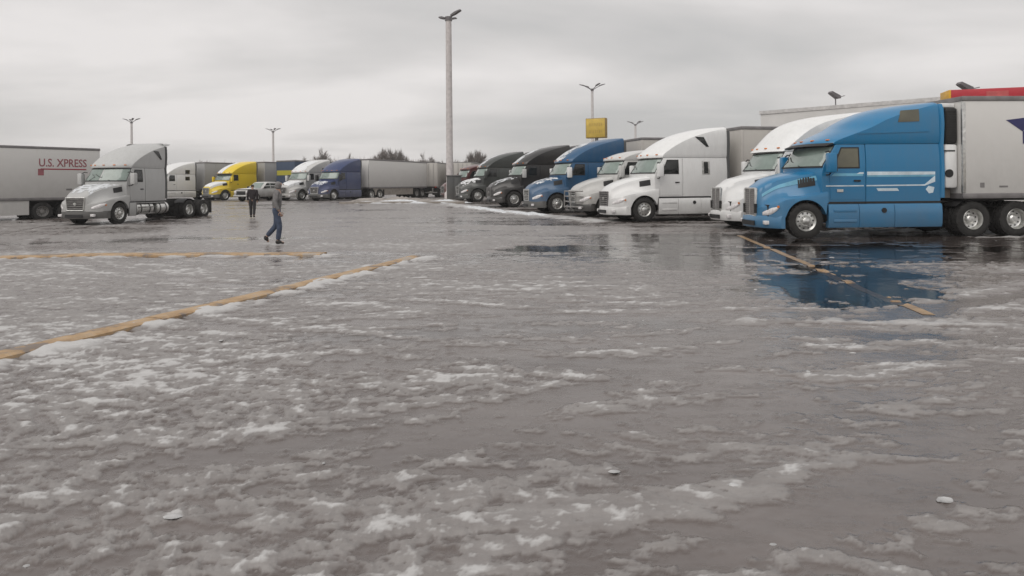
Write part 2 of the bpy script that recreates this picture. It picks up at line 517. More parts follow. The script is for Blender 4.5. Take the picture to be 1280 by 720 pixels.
    me.loops.foreach_set('vertex_index', q.ravel().astype(np.int32))
    me.polygons.add(nf)
    me.polygons.foreach_set('loop_start', (np.arange(nf) * 4).astype(np.int32))
    me.polygons.foreach_set('use_smooth', np.ones(nf, bool))
    me.update(calc_edges=True)
    for nm, arr in (('slush', slush), ('white', white), ('wet', wetz)):
        at = me.attributes.new(nm, 'FLOAT', 'POINT')
        at.data.foreach_set('value', arr.astype(np.float32).ravel())
    me.validate()
    global GRID
    GRID = (ys, ts, Z)
    return me
def ground_material():
    m, t, b = material('icy_asphalt')
    def attr(nm):
        a = N(t, 'ShaderNodeAttribute', attribute_name=nm)
        return a.outputs['Fac']
    geo = N(t, 'ShaderNodeNewGeometry')
    def noise(scale, detail=5, rough=0.6, stretch=(1, 1, 1), rot=0.0):
        n = N(t, 'ShaderNodeTexNoise')
        n.inputs['Scale'].default_value = scale
        n.inputs['Detail'].default_value = detail
        n.inputs['Roughness'].default_value = rough
        mpn = N(t, 'ShaderNodeMapping')
        mpn.inputs['Scale'].default_value = stretch
        mpn.inputs['Rotation'].default_value = (0, 0, rot)
        L(t, geo.outputs['Position'], mpn.inputs[0])
        L(t, mpn.outputs[0], n.inputs['Vector'])
        return n.outputs[0]
    n1 = noise(5.0, 7, 0.65, (0.6, 1.4, 1), R(13))
    n2 = noise(26.0, 5, 0.65, (0.7, 1.3, 1), R(13))
    n3 = noise(0.8, 5, 0.6, (0.5, 1.5, 1), R(13))
    jit = mathn(t, 'ADD', mathn(t, 'MULTIPLY', mathn(t, 'SUBTRACT', n1, 0.5), 1.2), mathn(t, 'MULTIPLY', mathn(t, 'SUBTRACT', n2, 0.5), 0.7))
    sl = mathn(t, 'ADD', attr('slush'), mathn(t, 'MULTIPLY', jit, 0.75), clamp=True)
    wh = mathn(t, 'ADD', attr('white'), mathn(t, 'MULTIPLY', jit, 0.55), clamp=True)
    asph = ramp(t, n3, [(0.32, (0.100, 0.083, 0.077)), (0.68, (0.160, 0.136, 0.126))])
    asph = mixc(t, mathn(t, 'MULTIPLY', n2, 0.4), asph, (0.09, 0.077, 0.072))
    wt = mathn(t, 'ADD', attr('wet'), mathn(t, 'MULTIPLY', mathn(t, 'SUBTRACT', n1, 0.5), 0.7), clamp=True)
    wt = mathn(t, 'MULTIPLY', wt, mathn(t, 'SUBTRACT', 1.0, sl, clamp=True))
    asph = mixc(t, mathn(t, 'MULTIPLY', wt, 0.75), asph, (0.050, 0.040, 0.036))
    grey = ramp(t, n1, [(0.3, (0.180, 0.163, 0.156)), (0.7, (0.285, 0.270, 0.262))])
    c = mixc(t, ramp(t, sl, [(0.22, (0, 0, 0)), (0.68, (1, 1, 1))]), asph, grey)
    c = mixc(t, ramp(t, wh, [(0.24, (0, 0, 0)), (0.85, (1, 1, 1))]), c, (0.50, 0.495, 0.49))
    L(t, c, b.inputs['Base Color'])
    r = mathn(t, 'ADD', 0.24, mathn(t, 'MULTIPLY', sl, 0.34))
    r = mathn(t, 'ADD', r, mathn(t, 'MULTIPLY', mathn(t, 'SUBTRACT', n1, 0.5), 0.3), clamp=True)
    r = mathn(t, 'SUBTRACT', r, mathn(t, 'MULTIPLY', wt, 0.15), clamp=True)
    L(t, r, b.inputs['Roughness'])
    b.inputs['Specular IOR Level'].default_value = 0.5
    b.inputs['Coat Weight'].default_value = 0.12
    b.inputs['Coat Roughness'].default_value = 0.2
    b.inputs['Coat IOR'].default_value = 1.33
    bp = N(t, 'ShaderNodeBump')
    bp.inputs['Strength'].default_value = 0.45
    bp.inputs['Distance'].default_value = 0.012
    hgt = mathn(t, 'ADD', mathn(t, 'MULTIPLY', n1, 0.7), mathn(t, 'MULTIPLY', n2, 0.35))
    L(t, mathn(t, 'MULTIPLY', hgt, mathn(t, 'SUBTRACT', mathn(t, 'ADD', 0.25, sl), mathn(t, 'MULTIPLY', wt, 0.22))), bp.inputs['Height'])
    L(t, bp.outputs[0], b.inputs['Coat Normal'])
    L(t, bp.outputs[0], b.inputs['Normal'])
    return m
def surf_z(x, y):
    ys, ts, Z = GRID
    i = int(np.clip(np.searchsorted(ys, y), 1, len(ys) - 1))
    j = int(np.clip(np.searchsorted(ts, x / y), 1, len(ts) - 1))
    return float(Z[i - 1:i + 1, j - 1:j + 1].max())
gm = build_ground()
gm.materials.append(ground_material())
tag(link('ground', gm), kind='structure')
fb = MB()
fb.add([(-430, -120, -0.6), (430, -120, -0.6), (430, 440, -0.6), (-430, 440, -0.6)], [(0, 1, 2, 3)])
tag(fb.build('terrain', M['field']), kind='structure')

def water_material():
    m = bpy.data.materials.new('melt_water')
    m.use_nodes = True
    t = m.node_tree
    t.nodes.clear()
    out = N(t, 'ShaderNodeOutputMaterial')
    tr = N(t, 'ShaderNodeBsdfTransparent')
    tr.inputs[0].default_value = (0.62, 0.60, 0.58, 1)
    gl = N(t, 'ShaderNodeBsdfGlossy')
    gl.inputs['Roughness'].default_value = 0.085
    fr = N(t, 'ShaderNodeFresnel')
    fr.inputs['IOR'].default_value = 1.33
    geo = N(t, 'ShaderNodeNewGeometry')
    n = N(t, 'ShaderNodeTexNoise')
    n.inputs['Scale'].default_value = 3.5
    n.inputs['Detail'].default_value = 3
    L(t, geo.outputs['Position'], n.inputs['Vector'])
    bp = N(t, 'ShaderNodeBump')
    bp.inputs['Strength'].default_value = 0.2
    bp.inputs['Distance'].default_value = 0.02
    L(t, n.outputs[0], bp.inputs['Height'])
    L(t, bp.outputs[0], gl.inputs['Normal'])
    mxs = N(t, 'ShaderNodeMixShader')
    L(t, fr.outputs[0], mxs.inputs[0])
    L(t, tr.outputs[0], mxs.inputs[1])
    L(t, gl.outputs[0], mxs.inputs[2])
    L(t, mxs.outputs[0], out.inputs[0])
    return m
pw = MB()
pw.add([(-3, 5.0, -0.013), (13, 5.0, -0.013), (15, 21.0, -0.013), (-3, 21.0, -0.013)], [(0, 1, 2, 3)])
tag(pw.build('puddle_water', water_material(), None, 0), kind='structure')

# loose lumps of ice and snow lying about
def ice_lumps():
    rr = random.Random(21)
    b = MB()
    for k in range(45):
        y = 2.6 + 17 * rr.random() ** 1.6
        x = rr.uniform(-0.85, 0.85) * y
        r = rr.uniform(0.010, 0.030) * (1.5 if rr.random() < 0.15 else 1)
        a0 = rr.random() * 6
        ex = rr.uniform(0.9, 1.6)
        hh = rr.uniform(0.2, 0.4)
        zc = surf_z(x, y) - 0.003
        rings = []
        for q in range(4):
            e = q / 3 * math.pi / 2
            rings.append([(x + ex * r * math.cos(e) * math.cos(a0 + t * math.pi / 4) * rr.uniform(0.75, 1.15), y + r * math.cos(e) * math.sin(a0 + t * math.pi / 4) * rr.uniform(0.75, 1.15), zc + r * hh * math.sin(e) * 1.2) for t in range(8)])
        b.loft(rings, True, False, True)
    tag(b.build('ice_lumps', plain('grey_ice', (0.42, 0.42, 0.42), 0.7, 0, 0.3, 9), None, 60), 'small loose lumps of snow and ice scattered over the lot', None, None, 'stuff')
ice_lumps()
# painted stall line that runs out through the puddle
ln = MB()
p0, p1 = Vector((5.02, 8.2)), Vector((7.0, 21.0))
dl = (p1 - p0).normalized()
pn = Vector((-dl.y, dl.x)) * 0.075
rows = []
for i in range(161):
    a = p0.lerp(p1, i / 160)
    rows.append([(*(a + pn * u), surf_z(*(a + pn * u)) + 0.005) for u in (-1, -0.33, 0.33, 1)])
ln.loft(rows, False)
tag(ln.build('stall_line', M['line'], None, 0), kind='structure')

# kerbs with weathered yellow paint
def kerb(pl, label, wdt=0.26, h=0.048, seg=2.0):
    root = empty('yellow_kerb', (pl[0][0], pl[0][1], 0), 0, label, 'kerb', 'yellow kerbs')
    pts = []
    for (ax, ay), (bx, by) in zip(pl[:-1], pl[1:]):
        n = max(1, int(math.hypot(bx - ax, by - ay) / seg))
        for i in range(n):
            pts.append((ax + (bx - ax) * i / n, ay + (by - ay) * i / n))
    pts.append(pl[-1])
    for i, ((ax, ay), (bx, by)) in enumerate(zip(pts[:-1], pts[1:])):
        d = Vector((bx - ax, by - ay))
        ln_ = d.length - 0.012
        d.normalize()
        pnn = Vector((-d.y, d.x))
        rings = []
        k = 9
        rr = random.Random(i)
        for j in range(k + 1):
            s = 0.006 + ln_ * j / k
            c = Vector((ax, ay)) + d * s
            hj = h * (0.92 + 0.12 * rr.random()) + 0.02
            z0 = gz(c.x, c.y)
            rings.append([(c.x + pnn.x * o - pl[0][0], c.y + pnn.y * o - pl[0][1], z0 + zz_) for o, zz_ in
                          ((-wdt / 2 - 0.02, -0.08), (-wdt / 2 - 0.01, hj * 0.75), (-wdt / 2 + 0.03, hj), (wdt / 2 - 0.03, hj), (wdt / 2 + 0.01, hj * 0.75), (wdt / 2 + 0.02, -0.08))])
        MB().loft(rings, True, True, True).build('kerb_stone', M['kerb'], root, 50)
    return root
kerb(KA, 'worn yellow kerb running away from the camera with a white slush bank along it')
kerb(KB, 'worn yellow kerb running straight across the icy lot behind the grey truck and walker'.replace('behind the grey truck and walker', 'in front of the walking man'), 0.5)

# ------------------------------------------------------------------ wheels
def wheel_meshes():
    tyre = MB()
    prof = [(0.30, -0.13), (0.36, -0.15), (0.46, -0.15), (0.50, -0.125), (0.512, -0.06), (0.512, 0.06), (0.50, 0.125), (0.46, 0.15), (0.36, 0.15), (0.30, 0.13)]
    tyre.lathe_y(prof)
    for k in range(26):                                    # tread blocks
        t = 2 * math.pi * k / 26
        for yy in (-0.095, 0.0, 0.095):
            c, s_ = math.cos(t), math.sin(t)
            r0, r1, wd = 0.50, 0.522, 0.042
            tx, tz = -s_, c
            vs = []
            for r_ in (r0, r1):
                for a_, y_ in ((-wd, yy - 0.035), (wd, yy - 0.035), (wd, yy + 0.035), (-wd, yy + 0.035)):
                    vs.append((c * r_ + tx * a_, y_, s_ * r_ + tz * a_))
            tyre.add(vs, [(4, 5, 6, 7), (0, 1, 5, 4), (1, 2, 6, 5), (2, 3, 7, 6), (3, 0, 4, 7)])
    def rim(front):
        b = MB()
        if front:      # outward face at +y, hub stands proud
            b.lathe_y([(0.305, 0.13), (0.295, 0.145), (0.275, 0.12), (0.25, 0.095), (0.20, 0.105), (0.16, 0.115), (0.15, 0.10), (0.11, 0.10), (0.105, 0.16), (0.07, 0.185), (0.001, 0.19)])
            yh, rh = 0.104, 0.222
        else:          # deep dish
            b.lathe_y([(0.305, 0.13), (0.295, 0.145), (0.275, 0.10), (0.262, -0.02), (0.22, -0.05), (0.16, -0.055), (0.13, -0.045), (0.125, 0.03), (0.09, 0.06), (0.001, 0.065)])
            yh, rh = -0.046, 0.215
        for k in range(10):
            t = 2 * math.pi * k / 10
            cx, cz = rh * math.cos(t), rh * math.sin(t)
            b.add([(cx + 0.026 * math.cos(q * math.pi / 4), yh + 0.004, cz + 0.026 * math.sin(q * math.pi / 4)) for q in range(8)], [tuple(range(8))], 1)
            cx, cz = 0.135 * math.cos(t + 0.3), 0.135 * math.sin(t + 0.3)
            y0 = 0.10 if front else -0.05
            b.tube([(cx, y0, cz), (cx, y0 + 0.045, cz)], 0.015, 6, 0)
        return b
    tm = tyre.mesh('tyre', M['rubber'], 35)
    rf = rim(True).mesh('front_rim', [M['alu'], M['dark']], 35)
    rr = rim(False).mesh('rear_rim', [M['alu'], M['dark']], 35)
    rs = rim(False).mesh('steel_rim', [M['steel'], M['dark']], 35)
    return tm, rf, rr, rs
TYRE, RIM_F, RIM_R, RIM_S = wheel_meshes()
DUAL = bpy.data.meshes.new('dual_tyre')
def dual_mesh():
    b = bmesh.new()
    b.from_mesh(TYRE)
    g = bmesh.ops.duplicate(b, geom=b.verts[:] + b.edges[:] + b.faces[:])
    bmesh.ops.translate(b, verts=[v for v in g['geom'] if isinstance(v, bmesh.types.BMVert)], vec=(0, -0.335, 0))
    b.to_mesh(DUAL)
    b.free()
    DUAL.materials.append(M['rubber'])
    DUAL.polygons.foreach_set('use_smooth', [True] * len(DUAL.polygons))
    DUAL.set_sharp_from_angle(angle=R(35))
dual_mesh()
def add_wheel(parent, x, side, yc, dual=False, front=False, rim=None, z=0.512, tyre_only=False):
    o = link('wheel', DUAL if dual else TYRE, parent)
    o.location = (x, yc * side, z)
    o.rotation_euler = (0, random.random() * 6, 0) if side > 0 else (0, random.random() * 6, math.pi)
    r = link('rim', rim or (RIM_F if front else RIM_R), o)
    return o

# ------------------------------------------------------------------ tractor units
CAB_B = [(0.95, -0.30, 0.25, 1.15), (1.85, -0.12, 0.36, 1.17), (2.05, -0.08, 0.45, 1.17), (2.40, -0.27, 0.47, 1.15), (2.72, -0.47, 0.47, 1.12)]
FAIR = {
    'B': [(2.72, -0.36, 0.50, 1.13), (2.80, -0.36, 0.52, 1.15), (3.05, -0.60, 0.56, 1.17), (3.35, -1.02, 0.64, 1.185), (3.62, -1.52, 0.78, 1.18), (3.83, -2.08, 0.92, 1.165), (3.96, -2.62, 0.98, 1.13), (4.05, -3.10, 0.75, 1.06), (4.08, -3.45, 0.40, 0.92)],
    'A': [(2.72, -0.30, 0.52, 1.13), (2.80, -0.36, 0.54, 1.15), (3.00, -0.78, 0.62, 1.17), (3.20, -1.22, 0.72, 1.175), (3.45, -1.62, 0.85, 1.17), (3.68, -2.10, 1.05, 1.15), (3.83, -2.60, 1.15, 1.11), (3.92, -3.15, 0.85, 1.04), (3.96, -3.6, 0.36, 0.92)],
    'U': [(2.72, -0.30, 0.52, 1.13), (2.80, -0.36, 0.56, 1.15), (3.10, -0.62, 0.66, 1.17), (3.50, -1.02, 0.80, 1.17), (3.75, -1.42, 0.95, 1.15), (3.95, -2.05, 1.15, 1.11), (4.06, -2.75, 0.95, 1.04), (4.13, -3.5, 0.36, 0.92)],
    'M': [(2.72, -0.36, 0.50, 1.13), (2.80, -0.36, 0.52, 1.14), (2.95, -0.62, 0.58, 1.14), (3.10, -1.05, 0.66, 1.11), (3.22, -1.70, 0.7, 1.02), (3.26, -2.2, 0.5, 0.9)],
}
XB = -3.95
def front_pt(keys, z, t, off=0.0):
    xf, cr, wd = hermite(keys, z)
    wd = wd + off
    u = math.sin(t * math.pi / 2)
    return (xf + off - cr * abs(u) ** 2.7, wd * u, z)
def side_w(keys, z):
    return float(hermite(keys, z)[2])
def levels(keys, n):
    z0, z1 = keys[0][0], keys[-1][0]
    ls = [z0 + (z1 - z0) * (1 - (1 - i / n) ** 1.4) for i in range(n + 1)]
    return ls
TT = [-1 + 2 * i / 22 for i in range(23)]
def shell_front(keys, xs, n=22):
    rings = []
    for z in levels(keys, n):
        p = [front_pt(keys, z, t) for t in TT]
        wd = side_w(keys, z)
        rings.append([(xs, -wd, z)] + p + [(xs, wd, z)])
    return MB().loft(rings, False)
def back_pts(wd, z, xb):
    return [(xb + 0.10, wd, z), (xb + 0.03, wd - 0.03, z), (xb, wd - 0.10, z), (xb, -wd + 0.10, z), (xb + 0.03, -wd + 0.03, z), (xb + 0.10, -wd, z)]
def shell_back(keys, xs, xb, n=10):
    rings = []
    for z in levels(keys, n):
        wd = side_w(keys, z) + 0.012
        rings.append([(xs - 0.014, wd - 0.03, z), (xs - 0.02, wd, z)] + back_pts(wd, z, xb) + [(xs - 0.02, -wd, z), (xs - 0.014, -wd + 0.03, z)])
    return MB().loft(rings, False, False, False)
def shell_fairing(keys, xb, n=30):
    rings = []
    for z in levels(keys, n):
        p = [front_pt(keys, z, t) for t in TT]
        wd = side_w(keys, z)
        rings.append(p + back_pts(wd, z, xb))
    r0 = [(x, y, z - 0.0) for x, y, z in rings[0]]
    return MB().loft(rings, True, True, True)
def side_patch(mb, keys, poly, s, off=0.008, nz=7, mi=0, depth=0.03):
    """convex polygon of (x, z) laid on the curved side of a shell, standing off mm proud, with closed edges"""
    zs = [p[1] for p in poly]
    z0, z1 = min(zs) + 1e-4, max(zs) - 1e-4
    cuts = sorted(set([z0 + (z1 - z0) * i / nz for i in range(nz + 1)] + [min(max(z, z0), z1) for z in zs]))
    rows = []
    for z in cuts:
        xs = []
        for (ax, az), (bx, bz) in zip(poly, poly[1:] + poly[:1]):
            if az == bz:
                continue
            if min(az, bz) - 1e-9 <= z <= max(az, bz) + 1e-9:
                xs.append(ax + (bx - ax) * (z - az) / (bz - az))
        if len(xs) >= 2:
            rows.append((min(xs), max(xs), z))
    rings = []
    for xa, xb_, z in rows:
        y = (side_w(keys, z) + off) * s
        yi = (side_w(keys, z) + off - depth) * s
        rings.append([(xa, yi, z), (xa, y, z), ((xa + xb_) / 2, y, z), (xb_, y, z), (xb_, yi, z)])
    mb.loft(rings, False, False, False, mi)
    for r in (rings[0], rings[-1]):
        mb.add(r, [(0, 1, 2, 3, 4)], mi)
    return mb
def front_patch(mb, keys, z0, z1, t0, t1, off=0.012, nz=8, nt_=14, mi=0, hole=None):
    vs, fs = [], []
    for i in range(nz + 1):
        for j in range(nt_ + 1):
            vs.append(front_pt(keys, z0 + (z1 - z0) * i / nz, t0 + (t1 - t0) * j / nt_, off))
    for i in range(nz):
        for j in range(nt_):
            if hole and hole(i / nz, j / nt_):
                continue
            a = i * (nt_ + 1) + j
            fs.append((a, a + 1, a + nt_ + 2, a + nt_ + 1))
    return mb.add(vs, fs, mi)
def hood_section(x, st):
    """half cross-section of hood and fender at station x, from the centre line out and down"""
    if st == 'A':
        x_ = x
        x = x if x < 0.6 else 0.6 + (x - 0.6) * 0.96 / 0.54
        zt = float(hermite([(-0.7, 2.02), (-0.2, 1.97), (0.5, 1.82), (1.1, 1.64), (1.45, 1.50), (1.56, 1.40)], x)[0])
        wt = float(hermite([(-0.7, 1.02), (-0.2, 0.98), (0.5, 0.72), (1.1, 0.52), (1.5, 0.44), (1.56, 0.40)], x)[0])
        zf = float(hermite([(-0.7, 1.36), (0.0, 1.24), (0.6, 1.17), (1.1, 1.02), (1.4, 0.92), (1.56, 0.88)], x)[0])
        wf = float(hermite([(-0.7, 1.20), (0.7, 1.22), (1.0, 1.15), (1.25, 0.95), (1.42, 0.66), (1.56, 0.46)], x)[0])
        x = x_
    else:
        zt = float(hermite([(-0.7, 2.0), (-0.2, 1.95), (0.4, 1.83), (0.9, 1.66), (1.2, 1.50), (1.36, 1.32)], x)[0])
        wt = float(hermite([(-0.7, 1.02), (-0.2, 0.98), (0.4, 0.80), (0.9, 0.66), (1.2, 0.58), (1.36, 0.52)], x)[0])
        zf = float(hermite([(-0.7, 1.40), (0.0, 1.28), (0.6, 1.22), (1.0, 1.10), (1.25, 1.0), (1.36, 0.95)], x)[0])
        wf = float(hermite([(-0.7, 1.20), (0.6, 1.22), (0.9, 1.15), (1.12, 0.98), (1.27, 0.76), (1.36, 0.58)], x)[0])
    zl = 0.62 if x > 0.6 else 1.02 if x < -0.62 else 0.60
    if abs(x) <= 0.62:
        zl = 0.50 + math.sqrt(max(0.62 ** 2 - x * x, 0.0))
        zl = max(zl, 0.62 if x > 0 else 0.60)
    wt = min(wt, wf - 0.03)
    wm = (wt + wf) / 2
    zf = max(zf, zl + 0.06)
    pts = [(0, zt), (wt * 0.5, zt - 0.008), (wt * 0.82, zt - 0.035), (wt, zt - 0.10), (wt + 0.02, zt - 0.20),
           (min(wt + 0.06, wf - 0.02), zf + (zt - zf) * 0.33), (wt + (wf - wt) * 0.5, zf + 0.05 * (wf - wt)), (wt + (wf - wt) * 0.85, zf), (wf - 0.012, zf - 0.05), (wf, zf - 0.14 if zf - 0.14 > zl else (zf - 0.05 + zl) / 2), (wf, zl)]
    return pts
def hood_mesh(st):
    b = MB()
    xm = 1.14 if st == 'A' else 1.36
    xs = [-0.66 + (xm + 0.66) * i / 52 for i in range(53)]
    rings = []
    for x in xs:
        h = hood_section(x, st)
        inner = [(max(h[-1][0] - 0.30, 0.2), h[-1][1] + 0.02)]
        full = [(x, -y, z) for y, z in inner] + [(x, -y, z) for y, z in reversed(h)] + [(x, y, z) for y, z in h[1:]] + [(x, y, z) for y, z in inner]
        rings.append(full)
    b.loft(rings, False, False, False)
    last = rings[-1]
    b.add(last, [tuple(range(len(last)))])
    # dark wheel housings
    for s in (1, -1):
        v = []
        for k in range(13):
            a = math.pi * k / 12
            v.append((0.63 * math.cos(a), 0.5 + 0.63 * math.sin(a)))
        for k in range(12):
            (xa, za), (xb_, zb) = v[k], v[k + 1]
            b.add([(xa, 1.17 * s, za), (xb_, 1.17 * s, zb), (xb_, 0.6 * s, zb), (xa, 0.6 * s, za)], [(0, 1, 2, 3)], 1)
        b.add([(x, 0.62 * s, z) for x, z in v], [tuple(range(13))], 1)
    return b
def hood_strip(mb, st, x0, x1, j0, j1, off=0.006, s=1, n=16, mi=0, fn=None):
    rings = []
    for i in range(n + 1):
        u = i / n
        x = x0 + (x1 - x0) * u
        h = hood_section(x, st)
        a, c = (j0, j1) if fn is None else fn(u)
        def at(j):
            k = min(int(j), len(h) - 2)
            f = j - k
            return h[k][0] * (1 - f) + h[k + 1][0] * f, h[k][1] * (1 - f) + h[k + 1][1] * f
        row = []
        for q in range(5):
            y, z = at(a + (c - a) * q / 4)
            row.append((x, (y + off * 0.8) * s, z + off))
        rings.append(row)
    return mb.loft(rings, False, False, False, mi)
def tractor(pos, head, label, group, st='B', body='white', bumper=None, skirt=None, fair=None, roof_z=None,
            tanks=False, split_glass=False, grille='slats', snow=(), mirror=None, roof_win=True, sleeper_win=True,
            tail=True, visor=False, glass='glass', door_glass='glass_dark', stripes=False, bull_bar=False, rim=None, wb=5.55, small_windows=False, xb=None):
    x, y = pos
    z = gz(x, y)
    t = empty('semi_truck', (x, y, z), math.pi + R(head), label, 'truck', group)
    mp_, mb_, ms_ = M[body], M[bumper or body], M[skirt or body]
    keys = CAB_B
    fk = FAIR[fair or st]
    xs = -1.78
    xb = xb or (XB if (fair or st) != 'M' else -3.25)
    # body shells
    shell_front(keys, xs).build('cab', mp_, t, 38)
    shell_back(keys, xs, xb).build('sleeper', mp_, t, 38)
    fr = shell_fairing([(k[0] + 0.012 if i == 0 else k[0],) + tuple(k[1:]) for i, k in enumerate(fk)], xb).build('roof_fairing', mp_, t, 38)
    hd = hood_mesh(st).build('hood', [mp_, M['dark']], t, 38)
    # bumper: a band wrapped round the nose
    b = MB()
    xn = 1.23 if st == 'A' else 1.48
    rings = []
    for i in range(25):
        u = -1 + 2 * i / 24
        yy = 1.235 * math.sin(u * math.pi / 2)
        xx = xn - (0.46 if st == 'A' else 0.62) * abs(math.sin(u * math.pi / 2)) ** 2.6
        if abs(u) == 1:
            pass
        rings.append([(xx - 0.16, yy * 0.9, 0.30), (xx - 0.03, yy, 0.30), (xx, yy, 0.36), (xx + 0.005, yy, 0.50), (xx - 0.02, yy, 0.62), (xx - 0.05, yy, 0.655), (xx - 0.16, yy * 0.9, 0.655)])
    for s in (-1, 1):
        e = [(0.64, s * 1.235 * (0.9 if k in (0, 6) else 1.0), q[2]) for k, q in enumerate(rings[0])]
        if s < 0:
            rings.insert(0, e)
        else:
            rings.append(e)
    b.loft(rings, False)
    b.box(xn - 0.012, xn + 0.012, -0.46, 0.46, 0.36, 0.50, 1)
    for s in (-1, 1):
        b.box(xn - 0.25, xn - 0.12, s * 0.86 - 0.1, s * 0.86 + 0.1, 0.40, 0.52, 2, 0.02)
    b.build('bumper', [mb_, M['dark'], M['lamp']], t, 38)
    # grille
    g = MB()
    if st == 'A':
        xg = 1.155
        g.box(xg - 0.05, xg + 0.005, -0.40, 0.40, 0.66, 1.44, 1)
        for yy in (-0.40, 0.40):
            g.box(xg - 0.04, xg + 0.03, yy - 0.035, yy + 0.035, 0.62, 1.46, 0, 0.012)
        for zz_ in (0.635, 1.455):
            g.box(xg - 0.04, xg + 0.028, -0.365, 0.365, zz_ - 0.03, zz_ + 0.03, 0, 0.01)
        g.box(xg - 0.01, xg + 0.022, -0.02, 0.02, 0.665, 1.425, 0)
        gp = g.build('grille', [M['alu'], M['rail']], t)
        sl_ = MB()
        for k in range(12):
            zc = 0.70 + k * 0.062
            sl_.box(xg, xg + 0.014, -0.362, -0.022, zc, zc + 0.022)
            sl_.box(xg, xg + 0.014, 0.022, 0.362, zc, zc + 0.022)
        sl_.build('grille_bars', M['steel'], gp, 0)
    else:
        xg = 1.375
        g.prism([(-0.50, 1.27), (0.50, 1.27), (0.42, 0.70), (-0.42, 0.70)], xg - 0.06, xg + 0.004, 'x', 1)
        gp = g.build('grille', [M['alu'], M['dark']], t)
        fr_ = MB()
        for a_, c_ in (((-0.51, 1.28), (0.51, 1.28)), ((0.51, 1.28), (0.43, 0.69)), ((0.43, 0.69), (-0.43, 0.69)), ((-0.43, 0.69), (-0.51, 1.28))):
            fr_.tube([(xg + 0.012, *a_), (xg + 0.012, *c_)], 0.026, 6)
        fr_.build('grille_frame', M['alu'] if grille != 'dark' else M['rail'], gp)
        for k in range(6):
            zc = 0.76 + k * 0.088
            hw = 0.41 + (zc - 0.70) * 0.14
            MB().box(xg + 0.002, xg + 0.03, -hw, hw, zc, zc + 0.034, 0, 0.008).build('grille_slat', M['alu'] if grille == 'slats' else M['steel'], gp)
        MB().tube([(xg + 0.01, 0, 0.99), (xg + 0.045, 0, 0.99)], 0.075, 14).build('badge', M['alu'], gp)
    # headlights follow the corner of the fender
    for s in (1, -1):
        h = MB()
        rings = []
        xa, xz = (1.06, 0.80) if st == 'A' else (1.27, 0.84)
        for i in range(9):
            u = i / 8
            xx = xa + (xz - xa) * u
            hs = hood_section(xx, st)
            wf = hs[-1][0]
            zt = hs[8][1] - 0.035 + 0.03 * u
            hh = 0.20 * (1 - 0.55 * abs(2 * u - 0.9) ** 1.6)
            zc = zt - 0.12
            rings.append([(xx, (wf - 0.02) * s, zc - hh / 2), (xx + 0.012, (wf + 0.012) * s, zc - hh * 0.35), (xx + 0.016, (wf + 0.022) * s, zc), (xx + 0.012, (wf + 0.012) * s, zc + hh * 0.35), (xx, (wf - 0.02) * s, zc + hh / 2)])
        h.loft(rings, True, True, True)
        ho = h.build('headlight', M['lamp'], t, 60)
        if s:
            MB().box(xz + 0.0, xz + 0.06, (1.19 if s > 0 else -1.215), (1.215 if s > 0 else -1.19), 0.90, 0.96, 0).build('marker_light', M['amber'], ho)
    # windscreen and wipers
    if split_glass:
        for ta, tb in ((-0.84, -0.02), (0.02, 0.84)):
            front_patch(MB(), keys, 2.09, 2.66, ta, tb, 0.012).build('windscreen', M[glass], t, 60)
    else:
        front_patch(MB(), keys, 2.09, 2.66, -0.86, 0.86, 0.012, 8, 20).build('windscreen', M[glass], t, 60)
    gk = MB()
    front_patch(gk, keys, 2.055, 2.10, -0.88, 0.88, 0.018, 1, 20)
    front_patch(gk, keys, 2.655, 2.70, -0.88, 0.88, 0.018, 1, 20)
    for s in (-1, 1):
        front_patch(gk, keys, 2.055, 2.70, s * 0.845, s * 0.885, 0.018, 6, 1)
    gk.build('windscreen_seal', M['dark'], t, 60)
    wp = MB()
    for s in (0.35, -0.35):
        p = [front_pt(keys, 2.07, s, 0.04), front_pt(keys, 2.28, s * 0.2 - 0.1, 0.03), front_pt(keys, 2.40, s * 0.2 - 0.25, 0.025)]
        wp.tube(p, 0.012, 5)
    wp.build('wiper', M['dark'], t)
    if visor:
        v = MB()
        rings = []
        for i in range(21):
            tt = -0.9 + 1.8 * i / 20
            a_ = front_pt(fk, 2.77, tt, 0.02)
            rings.append([a_, (a_[0] + 0.20, a_[1] * 1.01, 2.69), (a_[0] + 0.20, a_[1] * 1.01, 2.675), (a_[0] - 0.02, a_[1], 2.735)])
        v.loft(rings, True, True, True)
        v.build('sun_visor', M['dark'], t)
    # clearance lights
    for tt in (-0.6, -0.3, 0, 0.3, 0.6):
        p = front_pt(fk, 2.86, tt, 0.01)
        MB().box(p[0] - 0.05, p[0] + 0.03, p[1] - 0.05, p[1] + 0.05, p[2] - 0.018, p[2] + 0.022, 0, 0.01).build('clearance_light', M['amber'], t)
    # doors, windows and mirrors on both sides
    for s in (1, -1):
        d = side_patch(MB(), keys, [(-0.74, 1.12), (-0.70, 2.05), (-1.00, 2.66), (-1.72, 2.66), (-1.72, 1.12)], s, 0.014, 9)
        dr = d.build('door', mp_, t, 38)
        fw = side_patch(MB(), keys, [(-0.78, 2.02), (-1.06, 2.64), (-1.60, 2.64), (-1.60, 2.02)], s, 0.020, 7)
        fw.build('window_frame', M['dark'], dr)
        side_patch(MB(), keys, [(-0.84, 2.06), (-1.08, 2.60), (-1.56, 2.60), (-1.56, 2.06)], s, 0.024, 7).build('door_window', M[door_glass], dr)
        yy = side_w(keys, 1.55)
        MB().box(-1.62, -1.42, (yy + 0.012) * s, (yy + 0.045) * s, 1.64, 1.69, 0, 0.008).build('door_handle', M['dark'], dr)
        st_ = side_patch(MB(), keys, [(-0.60, 1.0), (-0.60, 1.06), (xb + 0.05, 1.06), (xb + 0.05, 1.0)], s, 0.022, 2)
        st_.build('sill_trim', M['dark'], t)
